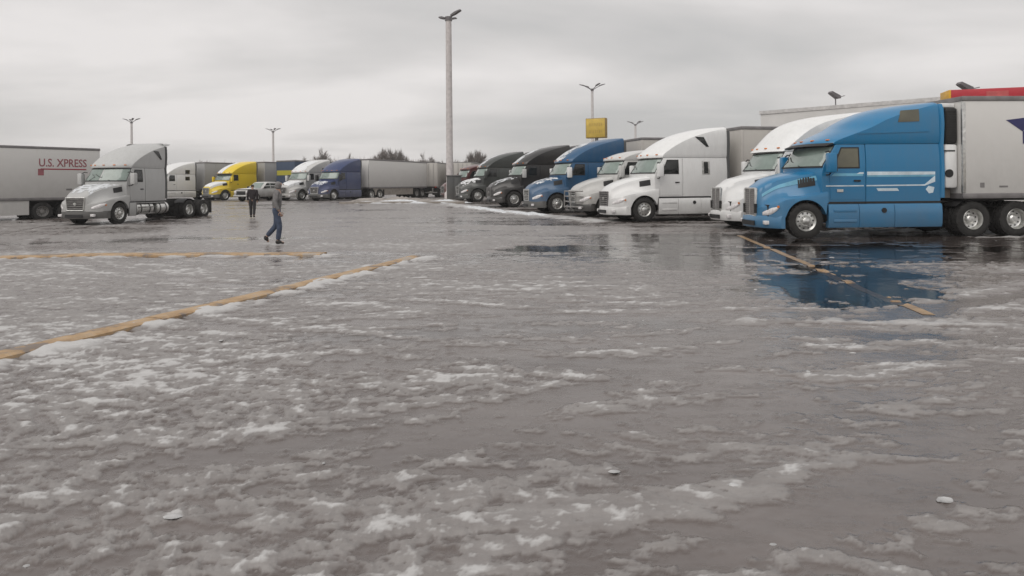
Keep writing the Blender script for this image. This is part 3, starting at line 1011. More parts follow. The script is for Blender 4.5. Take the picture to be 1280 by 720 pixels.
        # mirror
        mr = MB()
        mr.box(-0.72, -0.48, 1.36 * s, 1.60 * s, 1.90, 2.46, 0, 0.04)
        mr.box(-0.735, -0.715, 1.385 * s, 1.575 * s, 1.93, 2.43, 1)
        mm = mr.build('mirror', [M[mirror] if mirror else mp_, M['glass_dark']], t)
        ar = MB()
        ar.tube([(-0.62, 1.14 * s, 2.50), (-0.62, 1.30 * s, 2.52), (-0.60, 1.44 * s, 2.45)], 0.022, 6)
        ar.build('mirror_arm', M['dark'], mm)
        ar = MB()
        ar.tube([(-0.62, 1.15 * s, 1.84), (-0.62, 1.32 * s, 1.84), (-0.60, 1.44 * s, 1.90)], 0.022, 6)
        ar.build('mirror_arm', M['dark'], mm)
        # vent on the hood side
        vt = MB()
        hood_strip(vt, st, 0.12, -0.34, 3.9, 5.0, 0.012, s)
        vt.build('hood_vent', M['dark'], hd)
        # sleeper windows and roof windows
        if small_windows:
            for zc in (2.30, 3.0):
                kk = keys if zc < 2.7 else fk
                side_patch(MB(), kk, [(-2.75, zc - 0.2), (-2.75, zc + 0.2), (-3.25, zc + 0.2), (-3.25, zc - 0.2)], s, 0.022, 4).build('sleeper_window', M['glass_dark'], t)
        elif sleeper_win:
            sp_ = side_patch(MB(), keys, [(-2.70, 2.0), (-2.70, 2.58), (-3.06, 2.58), (-3.06, 2.0)], s, 0.020, 5).build('sleeper_window_frame', M['alu'] if body == 'white' else M['dark'], t)
            side_patch(MB(), keys, [(-2.79, 2.05), (-2.79, 2.54), (-2.98, 2.54), (-2.98, 2.05)], s, 0.028, 5).build('sleeper_window', M['glass_dark'], sp_)
        if roof_win and (fair or st) == 'B':
            side_patch(MB(), fk, [(-2.36, 3.64), (-2.78, 3.62), (-3.02, 3.20), (-2.90, 3.20)], s, 0.014, 5).build('roof_window', M['glass_dark'], t)
        if roof_win and (fair or st) == 'A':
            side_patch(MB(), fk, [(-2.86, 3.70), (-3.40, 3.74), (-3.40, 3.38), (-2.76, 3.36)], s, 0.014, 5).build('roof_window', M['glass_tan'], t)
            rb = MB()
            side_patch(rb, fk, [(-1.55, 3.02), (-1.60, 3.07), (-3.7, 3.14), (-3.7, 3.08)], s, 0.018, 3)
            rb.build('roof_ridge', mp_, t)
        # lower side fairings, steps and tanks
        if tanks:
            tk = MB()
            for (xa, xz) in ((-1.15, -2.35), (-2.62, -3.5)):
                tk.tube([(xa, 0.92 * s, 0.68), (xa - 0.03, 0.92 * s, 0.68), (xz + 0.03, 0.92 * s, 0.68), (xz, 0.92 * s, 0.68)], [0.25, 0.31, 0.31, 0.25], 20)
                for q in (0.25, 0.75):
                    xm = xa + (xz - xa) * q
                    tk.tube([(xm - 0.03, 0.92 * s, 0.68), (xm + 0.03, 0.92 * s, 0.68)], 0.322, 20, 1)
            tk.build('fuel_tank', [M['alu'], M['dark']], t, 40)
            sk = MB()
            sk.box(-0.66, -1.12, 1.06 * s, 1.20 * s, 0.34, 1.0, 0, 0.03)
            sk.build('side_fairing', ms_, t)
            for zc in (0.42, 0.74):
                MB().box(-2.3, -1.2, 1.20 * s, 1.30 * s, zc, zc + 0.05, 0, 0.01).build('step', M['steel'], t)
        else:
            segs = [(-0.665, -1.56), (-1.572, -2.62), (-2.632, xb + 0.02)]
            for k, (xa, xz) in enumerate(segs):
                sk = MB()
                rings = []
                for xx in (xa, xa - 0.01, xz + 0.01, xz):
                    q = 0.012 if xx in (xa, xz) else 0
                    rings.append([(xx, (1.02) * s, 0.98), (xx, (1.165 - q) * s, 0.985), (xx, (1.205 - q) * s, 0.93), (xx, (1.225 - q) * s, 0.72), (xx, (1.215 - q) * s, 0.42), (xx, (1.18 - q) * s, 0.31), (xx, 1.02 * s, 0.31)])
                sk.loft(rings, True, True, True)
                so = sk.build('side_fairing', ms_, t, 38)
                if k == 0:
                    for zc in (0.46, 0.76):
                        MB().box(-1.48, -0.80, 1.20 * s, 1.236 * s, zc, zc + 0.085, 0, 0.01).build('step', ms_, so)
                if k == 1:
                    MB().tube([(-2.3, 1.20 * s, 0.80), (-2.3, 1.24 * s, 0.80)], 0.075, 14).build('fuel_cap', M['dark'], so)
        # fairing extender behind the sleeper
        if (fair or st) != 'M':
            ex = MB()
            rings = []
            for zc in (1.15, 2.0, 2.7, 3.3, 3.75, 3.9):
                ww = side_w(keys if zc < 2.7 else fk, zc)
                rings.append([(xb + 0.06, (ww - 0.05) * s, zc), (xb + 0.02, (ww + 0.018) * s, zc), (xb - 0.06, (ww + 0.03) * s, zc), (xb - 0.09, (ww + 0.0) * s, zc), (xb - 0.06, (ww - 0.05) * s, zc)])
            ex.loft(rings, True, True, True)
            ex.build('side_extender', mp_ if st == 'A' else M['skirtgrey'], t)
        # wheels
        add_wheel(t, 0.0, s, 1.04, False, True, rim)
        if tail:
            add_wheel(t, -wb, s, 1.085, True, False, rim)
            add_wheel(t, -wb - 1.32, s, 1.085, True, False, rim)
            mf = MB()
            mf.box(-wb - 2.02, -wb - 2.0, 0.62 * s, 1.22 * s, 0.25, 1.0)
            mf.build('mud_flap', M['rubber'], t, 0)
            qf = MB()
            for k in range(8):
                a0, a1 = R(40 + k * 12), R(40 + (k + 1) * 12)
                xc = -wb
                qf.add([(xc + 0.66 * math.cos(a0), 0.62 * s, 0.5 + 0.62 * math.sin(a0)), (xc + 0.66 * math.cos(a1), 0.62 * s, 0.5 + 0.62 * math.sin(a1)), (xc + 0.66 * math.cos(a1), 1.22 * s, 0.5 + 0.62 * math.sin(a1)), (xc + 0.66 * math.cos(a0), 1.22 * s, 0.5 + 0.62 * math.sin(a0))], [(0, 1, 2, 3)])
            qf.build('quarter_fender', M['dark'], t, 40)
    ch = MB()
    for s in (1, -1):
        ch.box(-wb - 2.1, 1.2, 0.36 * s, 0.45 * s, 0.72, 1.0)
    for xc in (-4.3, -5.0, -6.2, -wb - 2.0):
        ch.box(xc - 0.08, xc + 0.08, -0.36, 0.36, 0.76, 0.96)
    ch.box(-3.9, 1.0, -0.9, 0.9, 0.45, 0.98)
    for xc in (0, -wb, -wb - 1.32):
        ch.tube([(xc, -0.95, 0.51), (xc, 0.95, 0.51)], 0.10, 10)
    ch.build('chassis', M['chassis'], t, 0)
    fwm = MB()
    fwm.box(-wb - 1.1, -wb - 0.25, -0.42, 0.42, 1.02, 1.12, 0, 0.03)
    fwm.build('fifth_wheel', M['chassis'], t)
    deck = MB()
    deck.box(xb - 0.9, xb - 0.1, -0.5, 0.5, 1.005, 1.03)
    deck.build('deck_plate', M['steel'], t, 0)
    if bull_bar:
        bb = MB()
        for yy in (-0.5, 0.5):
            bb.tube([(xn + 0.02, yy, 0.36), (xn + 0.16, yy, 0.45), (xn + 0.14, yy, 1.25)], 0.03, 8)
        for zz_ in (0.5, 0.75, 1.0, 1.25):
            bb.tube([(xn - 0.3, -1.0, zz_), (xn + 0.15, -0.5, zz_), (xn + 0.15, 0.5, zz_), (xn - 0.3, 1.0, zz_)], 0.03, 8)
        bb.build('bull_bar', M['steel'], t)
    # stripes of the sky-blue truck
    if stripes:
        for s in (1, -1):
            sb = MB()
            side_patch(sb, keys, [(-0.75, 1.80), (-0.85, 1.88), (-1.70, 1.88), (-1.70, 1.80)], s, 0.019, 2)
            side_patch(sb, keys, [(-1.82, 1.77), (-1.82, 1.90), (-3.86, 1.86), (-3.86, 1.77)], s, 0.017, 3)
            sb.build('stripe', M['stripe_cyan'], t, 0)
            sb = MB()
            side_patch(sb, keys, [(-1.5, 1.86), (-1.6, 1.91), (-1.715, 1.91), (-1.715, 1.86)], s, 0.021, 2)
            side_patch(sb, keys, [(-1.82, 1.82), (-1.82, 1.925), (-3.86, 1.915), (-3.86, 1.83)], s, 0.020, 3)
            side_patch(sb, keys, [(-0.60, 1.50), (-0.60, 1.535), (-1.72, 1.535), (-1.72, 1.50)], s, 0.019, 2)
            side_patch(sb, keys, [(-1.80, 1.50), (-1.80, 1.535), (-3.55, 1.545), (-3.55, 1.505)], s, 0.018, 2)
            side_patch(sb, keys, [(-3.55, 1.505), (-3.55, 1.545), (-3.86, 1.80), (-3.86, 1.62)], s, 0.018, 4)
            side_patch(sb, keys, [(-2.15, 1.36), (-2.10, 1.44), (-2.72, 1.44), (-2.78, 1.36)], s, 0.018, 2)
            side_patch(sb, keys, [(-3.58, 1.40), (-3.66, 1.50), (-3.84, 1.46), (-3.80, 1.30), (-3.68, 1.28)], s, 0.018, 4)
            sb.build('stripe', M['stripe'], t, 0)
            hs_ = MB()
            hood_strip(hs_, st, 1.02, -0.60, 4.6, 5.0, 0.012, s, 24, 0, lambda u: (4.35 - 0.6 * u, 4.75 - 0.35 * u))
            hs_.build('hood_stripe', M['stripe_cyan'], hd)
            MB().box(-1.10, -0.92, (1.185 if s > 0 else -1.20), (1.20 if s > 0 else -1.185), 1.34, 1.42).build('door_badge', M['alu'], t, 0)
    # snow and frost
    for sn in snow:
        rr = random.Random(hash(label) % 1000 if False else len(label) * 7)
        if sn[0] == 'roof':
            z0, z1, ta, tb, dens, mat_ = sn[1:]
            nzz, ntt = 16, 34
            ox = rr.random() * 50
            def hole(i, j):
                edge = min(i, 1 - i, j * 1.4, (1 - j) * 1.4)
                nn = float(fbm(np.array([i * 5 + ox]), np.array([j * 7.0]), 3, 5)[0])
                return nn + dens + min(edge * 3.0, 0.5) < 0.42
            sm = MB()
            front_patch(sm, fk, z0, z1, ta, tb, 0.016, nzz, ntt, 0, hole)
            so = sm.build('snow_cover', M[mat_], t, 60)
        if sn[0] == 'hood':
            x0, x1, dens, mat_ = sn[1:]
            sm = MB()
            n_, q_ = 18, 24
            ox = rr.random() * 50
            grid = []
            for i in range(n_ + 1):
                xx = x0 + (x1 - x0) * i / n_
                h = hood_section(xx, st)
                row = []
                for j in range(q_ + 1):
                    u = -1 + 2 * j / q_
                    f = abs(u) * (4.6 if sn[4] == 'snow' else 3.4)
                    k = min(int(f), 9)
                    fr2 = f - k
                    yv = h[k][0] * (1 - fr2) + h[k + 1][0] * fr2
                    zv = h[k][1] * (1 - fr2) + h[k + 1][1] * fr2
                    row.append((xx, yv * (1 if u > 0 else -1), zv + 0.016))
                grid.append(row)
            vs = [p for r_ in grid for p in r_]
            fs = []
            for i in range(n_):
                for j in range(q_):
                    e = min(i / n_, 1 - i / n_, j / q_, 1 - j / q_)
                    nn = float(fbm(np.array([i * 0.3 + ox]), np.array([j * 0.3]), 3, 6)[0])
                    if nn + dens + min(e * 3, 0.5) < 0.42:
                        continue
                    a_ = i * (q_ + 1) + j
                    fs.append((a_, a_ + 1, a_ + q_ + 2, a_ + q_ + 1))
            sm.add(vs, fs)
            sm.build('snow_cover', M[mat_], t, 60)
    return t

# ------------------------------------------------------------------ trailers
def text_mesh(txt, size, mat, extrude=0.004):
    cu = bpy.data.curves.new('lettering', 'FONT')
    cu.body = txt
    cu.size = size
    cu.extrude = extrude
    cu.offset = 0.012 * size
    cu.resolution_u = 3
    cu.align_x = 'LEFT'
    o = bpy.data.objects.new('lettering', cu)
    me = bpy.data.meshes.new_from_object(o)
    bpy.data.objects.remove(o)
    bpy.data.curves.remove(cu)
    me.materials.append(mat)
    return me
def trailer(pos, head, label, group, length=16.0, mat='trailer', nose=True, ribs=True, skirt=None, axle_back=1.6,
            axles=True, height=4.1, legs=True, reefer=False, top_rail='rail', rear_detail=False):
    x, y = pos
    t = empty('box_trailer', (x, y, gz(x, y)), math.pi + R(head), label, 'trailer', group)
    b = MB()
    zb, zt = 1.12, height
    b.box(-length, 0, -1.29, 1.29, zb + 0.12, zt - 0.10, 0, 0.06)
    b.build('trailer_body', M[mat], t, 40)
    r = MB()
    for s in (1, -1):
        r.box(-length - 0.01, 0.012, 1.24 * s, 1.31 * s, zb, zb + 0.15, 0, 0.01)
    r.box(0.0, 0.02, -1.24, 1.24, zb, zb + 0.15)
    r.build('bottom_rail', M['rail'], t)
    r = MB()
    for s in (1, -1):
        r.box(-length - 0.01, 0.012, 1.25 * s, 1.312 * s, zt - 0.14, zt, 0, 0.02)
    r.box(-0.1, 0.018, -1.25, 1.25, zt - 0.14, zt - 0.002, 0, 0.01)
    r.box(-length, -0.1, -1.25, 1.25, zt - 0.09, zt - 0.03)
    r.build('top_rail', M[top_rail], t)
    if ribs:
        n = int(length / 1.22)
        for s in (1, -1):
            rb = MB()
            for k in range(1, n):
                xx = -k * length / n
                rb.box(xx - 0.03, xx + 0.03, 1.285 * s, 1.302 * s, zb + 0.16, zt - 0.15)
            tag(rb.build('panel_seams', M[mat], t, 0))
    for s in (1, -1):                                         # nose corner posts
        MB().box(-0.10, 0.014, 1.22 * s, 1.306 * s, zb + 0.16, zt - 0.15, 0, 0.03).build('corner_post', M['alu'] if mat == 'trailer' else M[mat], t)
    fl = MB()
    fl.box(-length + 0.05, -0.1, -1.2, 1.2, zb - 0.06, zb + 0.11)
    fl.build('floor_frame', M['chassis'], t, 0)
    for s in (1, -1):
        if axles:
            for xx in (-length + axle_back + 1.25, -length + axle_back):
                add_wheel(t, xx, s, 1.085, True, False, RIM_S)
            MB().box(-length + 0.4, -length + 0.42, 0.55 * s, 1.22 * s, 0.28, 1.05).build('mud_flap', M['rubber'], t, 0)
        if legs:
            lg = MB()
            lg.box(-2.75, -2.60, 0.86 * s, 1.0 * s, 0.42, 1.06)
            lg.box(-2.82, -2.53, 0.80 * s, 1.06 * s, 0.36, 0.42)
            lg.build('landing_leg', M['steel'], t, 0)
        if skirt:
            xa, xz, zlo = skirt[0], skirt[1], skirt[2]
            MB().box(xz, xa, 1.22 * s, 1.25 * s, zlo, zb - 0.005).build('side_skirt', M[skirt[3]], t, 0)
    if axles:
        ax = MB()
        for xx in (-length + axle_back + 1.25, -length + axle_back):
            ax.tube([(xx, -0.95, 0.51), (xx, 0.95, 0.51)], 0.1, 8)
        ax.box(-length + 0.9, -length + 3.6, -0.5, 0.5, 0.68, 1.06)
        ax.build('axle_frame', M['chassis'], t, 0)
    if rear_detail:
        for s in (1, -1):
            d = MB()
            d.box(-length - 0.03, -length + 0.005, 0.02 * s, 1.18 * s, zb + 0.18, zt - 0.16, 0, 0.012)
            do = d.build('rear_door', M[mat], t)
            for yy in (0.25, 0.80):
                MB().tube([(-length - 0.05, yy * s, zb + 0.2), (-length - 0.05, yy * s, zt - 0.2)], 0.022, 6).build('lock_rod', M['steel'], do)
        bp_ = MB()
        bp_.box(-length - 0.02, -length + 0.1, -1.2, 1.2, 0.52, 0.62)
        for yy in (-0.7, 0.7):
            bp_.box(-length, -length + 0.08, yy - 0.05, yy + 0.05, 0.62, 1.1)
        bp_.build('rear_guard', M['steel'], t, 0)
        for s in (1, -1):
            MB().box(-length - 0.03, -length + 0.0, 0.95 * s, 1.15 * s, zb + 0.02, zb + 0.12).build('tail_light', M['redlens'], t, 0)
    if reefer:
        ru = MB()
        ru.box(0.03, 0.42, -1.14, 1.14, 1.42, 2.72, 0, 0.08)
        uo = ru.build('refrigeration_unit', M['white'], t)
        ru = MB()
        ru.box(0.03, 0.40, -1.14, 1.14, 2.735, 3.78, 0, 0.06)
        ru.build('grille_panel', M['dark'], uo)
        gs = MB()
        for k in range(12):
            gs.box(0.395, 0.42, -0.9, 0.9, 2.80 + k * 0.078, 2.83 + k * 0.078)
            for s in (1, -1):
                gs.box(0.08, 0.38, 1.135 * s, 1.152 * s, 2.80 + k * 0.078, 2.83 + k * 0.078)
        gs.build('grille_bars', M['rubber'], uo, 0)
        MB().box(0.03, 0.44, -1.16, 1.02, 3.80, 3.93, 0, 0.03).build('top_cap', M['white'], uo)
        for s in (1, -1):
            MB().tube([(0.30, 1.13 * s, 1.86), (0.30, 1.155 * s, 1.86)], 0.12, 16).build('gauge', M['dark'], uo)
            MB().box(0.12, 0.46, 1.135 * s, 1.148 * s, 2.50, 2.54).build('vent_slot', M['dark'], uo, 0)
        lw = MB()
        lw.box(0.03, 0.42, -0.8, 0.8, 1.14, 1.40)
        lw.build('under_cover', M['skirt_tan'], uo, 0)
    return t
def hitch(truck_pos, head, back):
    """world position of a trailer nose 'back' metres behind a front axle"""
    a = R(head)
    return (truck_pos[0] + math.cos(a) * back, truck_pos[1] + math.sin(a) * back)

GR = 'trucks parked in the row on the right'
GL = 'trucks parked in the row far left'
GT = 'box trailers parked in the lot'
P1, H1 = (8.42, 20.8), 3
P2, H2 = (8.6, 24.9), 5
P3, H3 = (5.35, 30.0), 13
P4, H4 = (4.3, 33.6), 13
P5, H5 = (2.12, 37.6), 15
P6, H6 = (-0.2, 45.2), 17
P7, H7 = (-3.1, 55.5), 18
tractor(P1, H1, 'sky blue sleeper truck with pale stripes, nearest on the right beside the puddle', GR, 'A', 'blue', stripes=True, visor=True, door_glass='glass_tan', bumper='blue', sleeper_win=False, bull_bar=False, xb=-4.08, wb=4.98)
tractor(P2, H2, 'white sleeper truck with long hood, partly hidden behind the sky blue truck', GR, 'A', 'white', mirror='white', sleeper_win=False, fair='U')
tractor(P3, H3, 'clean white high roof sleeper truck with dark roof window, parked in front of grey trailer', GR, 'B', 'white', grille='dark')
tractor(P4, H4, 'grimy white mid roof truck with dark lower front, beside the royal blue truck', GR, 'B', 'white_dirty', bumper='black', fair='M', roof_win=False, bull_bar=True, skirt='skirtgrey', sleeper_win=False)
tractor(P5, H5, 'royal blue high roof truck with frosted nose and roof front', GR, 'B', 'royal', bumper='skirtgrey', mirror='white', snow=(('roof', 2.8, 3.9, -0.85, 0.35, 0.25, 'frost'), ('hood', 1.2, -0.2, 0.0, 'frost')), sleeper_win=False, roof_win=False, tanks=True)
tractor(P6, H6, 'black high roof truck with snow on its roof front and hood', GR, 'B', 'black', snow=(('roof', 2.8, 3.95, -0.95, 0.25, 0.35, 'frost'), ('hood', 1.2, -0.3, -0.05, 'frost')), grille='dark', mirror='silver', roof_win=False, sleeper_win=False)
tractor(P7, H7, 'dark grey green truck with snow dusted hood, farthest in the right row', GR, 'B', 'charcoal', snow=(('roof', 2.8, 3.95, -0.95, 0.3, 0.2, 'frost'), ('hood', 1.2, -0.3, 0.2, 'snow')), roof_win=False, sleeper_win=False, tanks=True)
tractor((-5.0, 62.0), 22, 'maroon truck mostly hidden behind the dark grey green truck', GR, 'B', 'maroon', fair='M', roof_win=False, sleeper_win=False, tanks=True)

tr1 = trailer(hitch(P1, H1, 4.62), H1, 'white refrigerated trailer with navy star emblem behind the sky blue truck', GT, 14.6, 'trailer', True, False, reefer=True)
def emblem(parent):
    # five-pointed burst with one long point, pale smear across it
    e = MB()
    cx, cz = -2.20, 3.18
    pts = []
    for k in range(10):
        a = math.pi / 2 + k * math.pi / 5
        r = 0.64 if k % 2 == 0 else 0.40
        if k == 2:
            r = 0.80
        pts.append((cx + r * math.cos(a), cz + r * math.sin(a) * 0.92))
    pts[8] = (cx + 0.88, cz + 0.22)
    for s in (1,):
        e.prism(pts, 1.292, 1.299, 'y')
    eo = e.build('emblem', M['purple'], parent, 0)
    q = MB()
    q.prism([(cx + 0.36, cz - 0.10), (cx + 0.30, cz - 0.04), (cx - 0.5, cz - 0.10), (cx - 0.5, cz - 0.16)], 1.300, 1.304, 'y')
    q.prism([(cx + 0.10, cz + 0.10), (cx + 0.02, cz + 0.34), (cx - 0.3, cz + 0.3), (cx - 0.3, cz + 0.06)], 1.300, 1.303, 'y', 1)
    q.build('emblem_mark', [M['stripe'], M['trailer_grey']], eo, 0)
    for xx, wd, hh in ((-0.52, 0.13, 0.14), (-1.10, 0.26, 0.05)):
        MB().box(xx - wd, xx, 1.291, 1.297, 1.44, 1.44 + hh).build('placard', M['rail'], parent, 0)
emblem(tr1)
trailer(hitch(P2, H2, 4.9), H2, 'white trailer coupled behind the long hooded white truck, hidden by the sky blue truck', GT, 14.6, 'trailer')
trailer(hitch(P3, H3, 4.55), H3, 'pale ribbed trailer coupled behind the clean white high roof truck', GT, 14.6, 'trailer_beige')
trailer(hitch(P4, H4, 4.6), H4, 'pale trailer coupled behind the mid roof white truck', GT, 14.6, 'trailer_grey')
trailer(hitch(P5, H5, 4.9), H5, 'pale trailer whose roof edge shows behind the royal blue truck', GT, 14.6, 'trailer_beige')
trailer(hitch(P6, H6, 4.9), H6, 'white trailer coupled behind the black truck', GT, 14.6, 'trailer')
trailer(hitch(P7, H7, 4.9), H7, 'dull trailer coupled behind the dark grey green truck', GT, 14.6, 'trailer_beige')

# ------------------------------------------------------------------ left side
PG, HG = (-20.1, 33.0), 80
tractor(PG, HG, 'silver grey bobtail truck with frosted roof standing alone at left', 'trucks parked at the left', 'B', 'silver', bumper='skirtgrey', split_glass=True, snow=(('hood', 1.2, -0.1, 0.2, 'frost'),), sleeper_win=False, tanks=True, grille='steel', wb=5.2, xb=-3.35)
tl = trailer((-34.66, 27.8), 54, 'long white trailer with faded red lettering at the left edge', GT, 16.0, 'trailer', True, False, axle_back=1.7, skirt=(-4.0, -12.4, 0.34, 'trailer'), rear_detail=True)
# faded red lettering on the side towards the camera (its right side)
def letter_side(parent):
    me = text_mesh('U.S. XPRESS', 0.62, M['red_print'])
    o = link('lettering', me, parent)
    me.transform(Matrix.Translation((0, 0, 0)))
    o.rotation_euler = (R(90), 0, R(180))
    wdt = max(v.co.x for v in me.vertices) - min(v.co.x for v in me.vertices)
    o.scale = (2.4 / wdt, 1, 1)
    o.location = (-12.85, 1.298, 3.0)
    MB().box(-15.25, -12.95, 1.291, 1.299, 2.82, 2.885).build('red_rule', M['red_rule'], parent, 0)
    MB().box(-13.1, -12.82, 1.291, 1.299, 2.50, 2.86).build('red_mark', M['red_print'], parent, 0)
    MB().box(-14.5, -14.2, 1.291, 1.299, 1.66, 1.76).build('placard', M['rail'], parent, 0)
letter_side(tl)

tractor((-36.9, 70.0), 58, 'white high roof truck with two small side windows, behind the silver bobtail', GL, 'B', 'white', bumper='black', small_windows=True, roof_win=False, grille='dark', tail=True)
trailer(hitch((-36.9, 70.0), 58, 4.9), 58, 'grey trailer behind the white truck with two small side windows', GT, 12, 'trailer_grey')
tractor((-30.3, 70.0), 60, 'yellow high roof truck with snow on hood and roof front', GL, 'B', 'yellow', bumper='skirtgrey', snow=(('roof', 2.8, 3.95, -0.97, 0.12, 1.0, 'snow'), ('hood', 1.28, -0.3, 0.85, 'snow')), roof_win=False, sleeper_win=False, visor=True)
trailer(hitch((-30.3, 70.0), 60, 4.9), 60, 'pale grey trailer coupled behind the yellow truck', GT, 12, 'trailer_grey')
tractor((-21.4, 66.5), 62, 'white high roof truck with snowy hood, beside the dull blue truck', GL, 'B', 'white_dirty', grille='steel', snow=(('hood', 1.2, -0.2, 0.75, 'snow'),  ('roof', 2.8, 3.9, -0.9, 0.5, 0.7, 'snow')), small_windows=True, roof_win=False)
tractor((-17.8, 64.5), 63, 'dull blue high roof truck with grey bumper, coupled to a white trailer', GL, 'B', 'navy', bumper='skirtgrey', grille='steel', mirror='dark', roof_win=False, sleeper_win=False, snow=(('hood', 1.2, 0.3, 0.1, 'frost'),))
trailer(hitch((-17.8, 64.5), 63, 4.9), 67, 'white trailer with tan skirt coupled behind the dull blue truck', GT, 12.2, 'trailer', True, False, skirt=(-0.8, -8.5, 0.42, 'skirt_tan'))
# blue trailer nose with a yellow band between the yellow and white trucks
tb = trailer((-23.5, 70.6), 63, 'dull blue trailer with a yellow band, seen between the yellow and white trucks', GT, 9, 'slate', True, False)
MB().box(0.02, 0.03, -1.2, 1.2, 2.55, 3.05).build('yellow_band', M['olive'], tb, 0)
for px_, lab in ((-9.9, 'dirty white trailer with its rear doors facing the lot, left of the tall pole'), (-6.0, 'pale dirty trailer with its rear doors facing the lot, right of the tall pole'), (-2.0, 'dirty white trailer parked behind the maroon truck')):
    # these back on to the lot: the rear doors face the camera
    hd = 263
    a = R(hd)
    ln_ = 12.0
    rear = (px_, 79.0)
    nose_ = (rear[0] - math.cos(a) * ln_, rear[1] - math.sin(a) * ln_)
    trailer(nose_, hd, lab, GT, ln_, 'trailer_beige', True, False, rear_detail=True)

# ------------------------------------------------------------------ white snow-topped pickup between the trucks
def pickup(pos, head, label):
    x, y = pos
    t = empty('pickup_truck', (x, y, gz(x, y)), math.pi + R(head), label, 'pickup')
    b = MB()
    rings = []
    for xx, wd, z0, z1 in ((2.75, 0.80, 0.55, 0.95), (2.70, 0.90, 0.45, 1.05), (2.3, 0.97, 0.42, 1.14), (1.2, 0.99, 0.42, 1.20), (1.15, 0.99, 0.42, 1.22), (-1.1, 0.99, 0.42, 1.22), (-2.7, 0.98, 0.45, 1.20), (-2.78, 0.94, 0.55, 1.15)):
        rings.append([(xx, -wd + 0.05, z0), (xx, -wd, z0 + 0.12), (xx, -wd, z1 - 0.14), (xx, -wd + 0.10, z1), (xx, 0, z1 + 0.03), (xx, wd - 0.10, z1), (xx, wd, z1 - 0.14), (xx, wd, z0 + 0.12), (xx, wd - 0.05, z0)])
    b.loft(rings, True, True, True)
    b.build('body', M['white_dirty'], t, 40)
    c = MB()
    rings = []
    for z, xf, xr, wd in ((1.20, 1.10, -1.15, 0.94), (1.45, 0.80, -1.10, 0.90), (1.78, 0.38, -0.98, 0.80), (1.84, 0.20, -0.90, 0.70)):
        rings.append([(xf, -wd * 0.7, z), (xf - 0.12, -wd, z), (xr + 0.06, -wd, z), (xr, -wd * 0.8, z), (xr, wd * 0.8, z), (xr + 0.06, wd, z), (xf - 0.12, wd, z), (xf, wd * 0.7, z)])
    c.loft(rings, True, False, True)
    c.build('cabin', M['white_dirty'], t, 40)
    MB().add([(1.05, -0.72, 1.25), (1.05, 0.72, 1.25), (0.44, 0.60, 1.76), (0.44, -0.60, 1.76)], [(0, 1, 2, 3)]).build('windscreen', M['glass'], t, 0)
    for s in (1, -1):
        MB().add([(0.82, 0.945 * s, 1.26), (-0.02, 0.945 * s, 1.26), (-0.02, 0.835 * s, 1.70), (0.36, 0.835 * s, 1.70)], [(0, 1, 2, 3)]).build('window', M['glass_dark'], t, 0)
        MB().add([(-0.10, 0.945 * s, 1.26), (-0.95, 0.945 * s, 1.26), (-0.85, 0.835 * s, 1.70), (-0.10, 0.835 * s, 1.70)], [(0, 1, 2, 3)]).build('window', M['glass_dark'], t, 0)
        MB().box(2.60, 2.76, 0.58 * s, 0.88 * s, 0.78, 0.98, 0, 0.03).build('headlight', M['lamp'], t)
        MB().box(0.70, 0.85, 0.98 * s, 1.18 * s, 1.22, 1.42, 0, 0.03).build('mirror', M['dark'], t)
        for xx in (1.75, -1.75):
            wv = link('wheel', TYRE, t)
            wv.scale = (0.75, 0.8, 0.75)
            wv.location = (xx, 0.88 * s, 0.385)
            wv.rotation_euler = (0, 0, 0 if s > 0 else math.pi)
            link('rim', RIM_R, wv)
    g = MB()
    g.box(2.70, 2.79, -0.55, 0.55, 0.62, 0.96, 0, 0.02)
    g.build('grille', M['dark'], t)
    MB().box(2.72, 2.84, -0.9, 0.9, 0.44, 0.60, 0, 0.04).build('bumper', M['alu'], t)
    sm = MB()
    sm.add([(2.55, -0.8, 1.165), (2.55, 0.8, 1.165), (1.2, 0.86, 1.245), (1.2, -0.86, 1.245), (1.9, 0, 1.255)], [(0, 1, 4), (1, 2, 4), (2, 3, 4), (3, 0, 4)])
    sm.build('snow_cover', M['snow'], t)
    return t
pickup((-24.2, 66.0), 66, 'white pickup with snow on its hood between the yellow and white trucks')

# ------------------------------------------------------------------ people
def skin_mesh(name, verts, edges, radii, mat, sub=1):
    me = bpy.data.meshes.new(name)
    me.from_pydata(verts, edges, [])
    o = bpy.data.objects.new(name, me)
    COL.objects.link(o)
    sk = o.modifiers.new('skin', 'SKIN')
    sk.use_smooth_shade = True
    for i, r in enumerate(radii):
        v = me.skin_vertices[0].data[i]
        v.radius = r if isinstance(r, tuple) else (r, r)
        v.use_root = (i == 0)
    ss = o.modifiers.new('sub', 'SUBSURF')
    ss.levels = ss.render_levels = sub
    dg = bpy.context.evaluated_depsgraph_get()
    out = bpy.data.meshes.new_from_object(o.evaluated_get(dg))
    bpy.data.objects.remove(o)
    bpy.data.meshes.remove(me)
    out.name = name
    out.materials.clear()
    out.materials.append(mat)
    return out
def join_meshes(name, meshes, mats):
    bm = bmesh.new()
    for k, m in enumerate(meshes):
        n0 = len(bm.faces)
        bm.from_mesh(m)
        bm.faces.ensure_lookup_table()
        for f in bm.faces[n0:]:
            f.material_index = k if k < len(mats) else 0
            f.smooth = True
    me = bpy.data.meshes.new(name)
    bm.to_mesh(me)
    bm.free()
    for m in mats:
        me.materials.append(m)
    return me
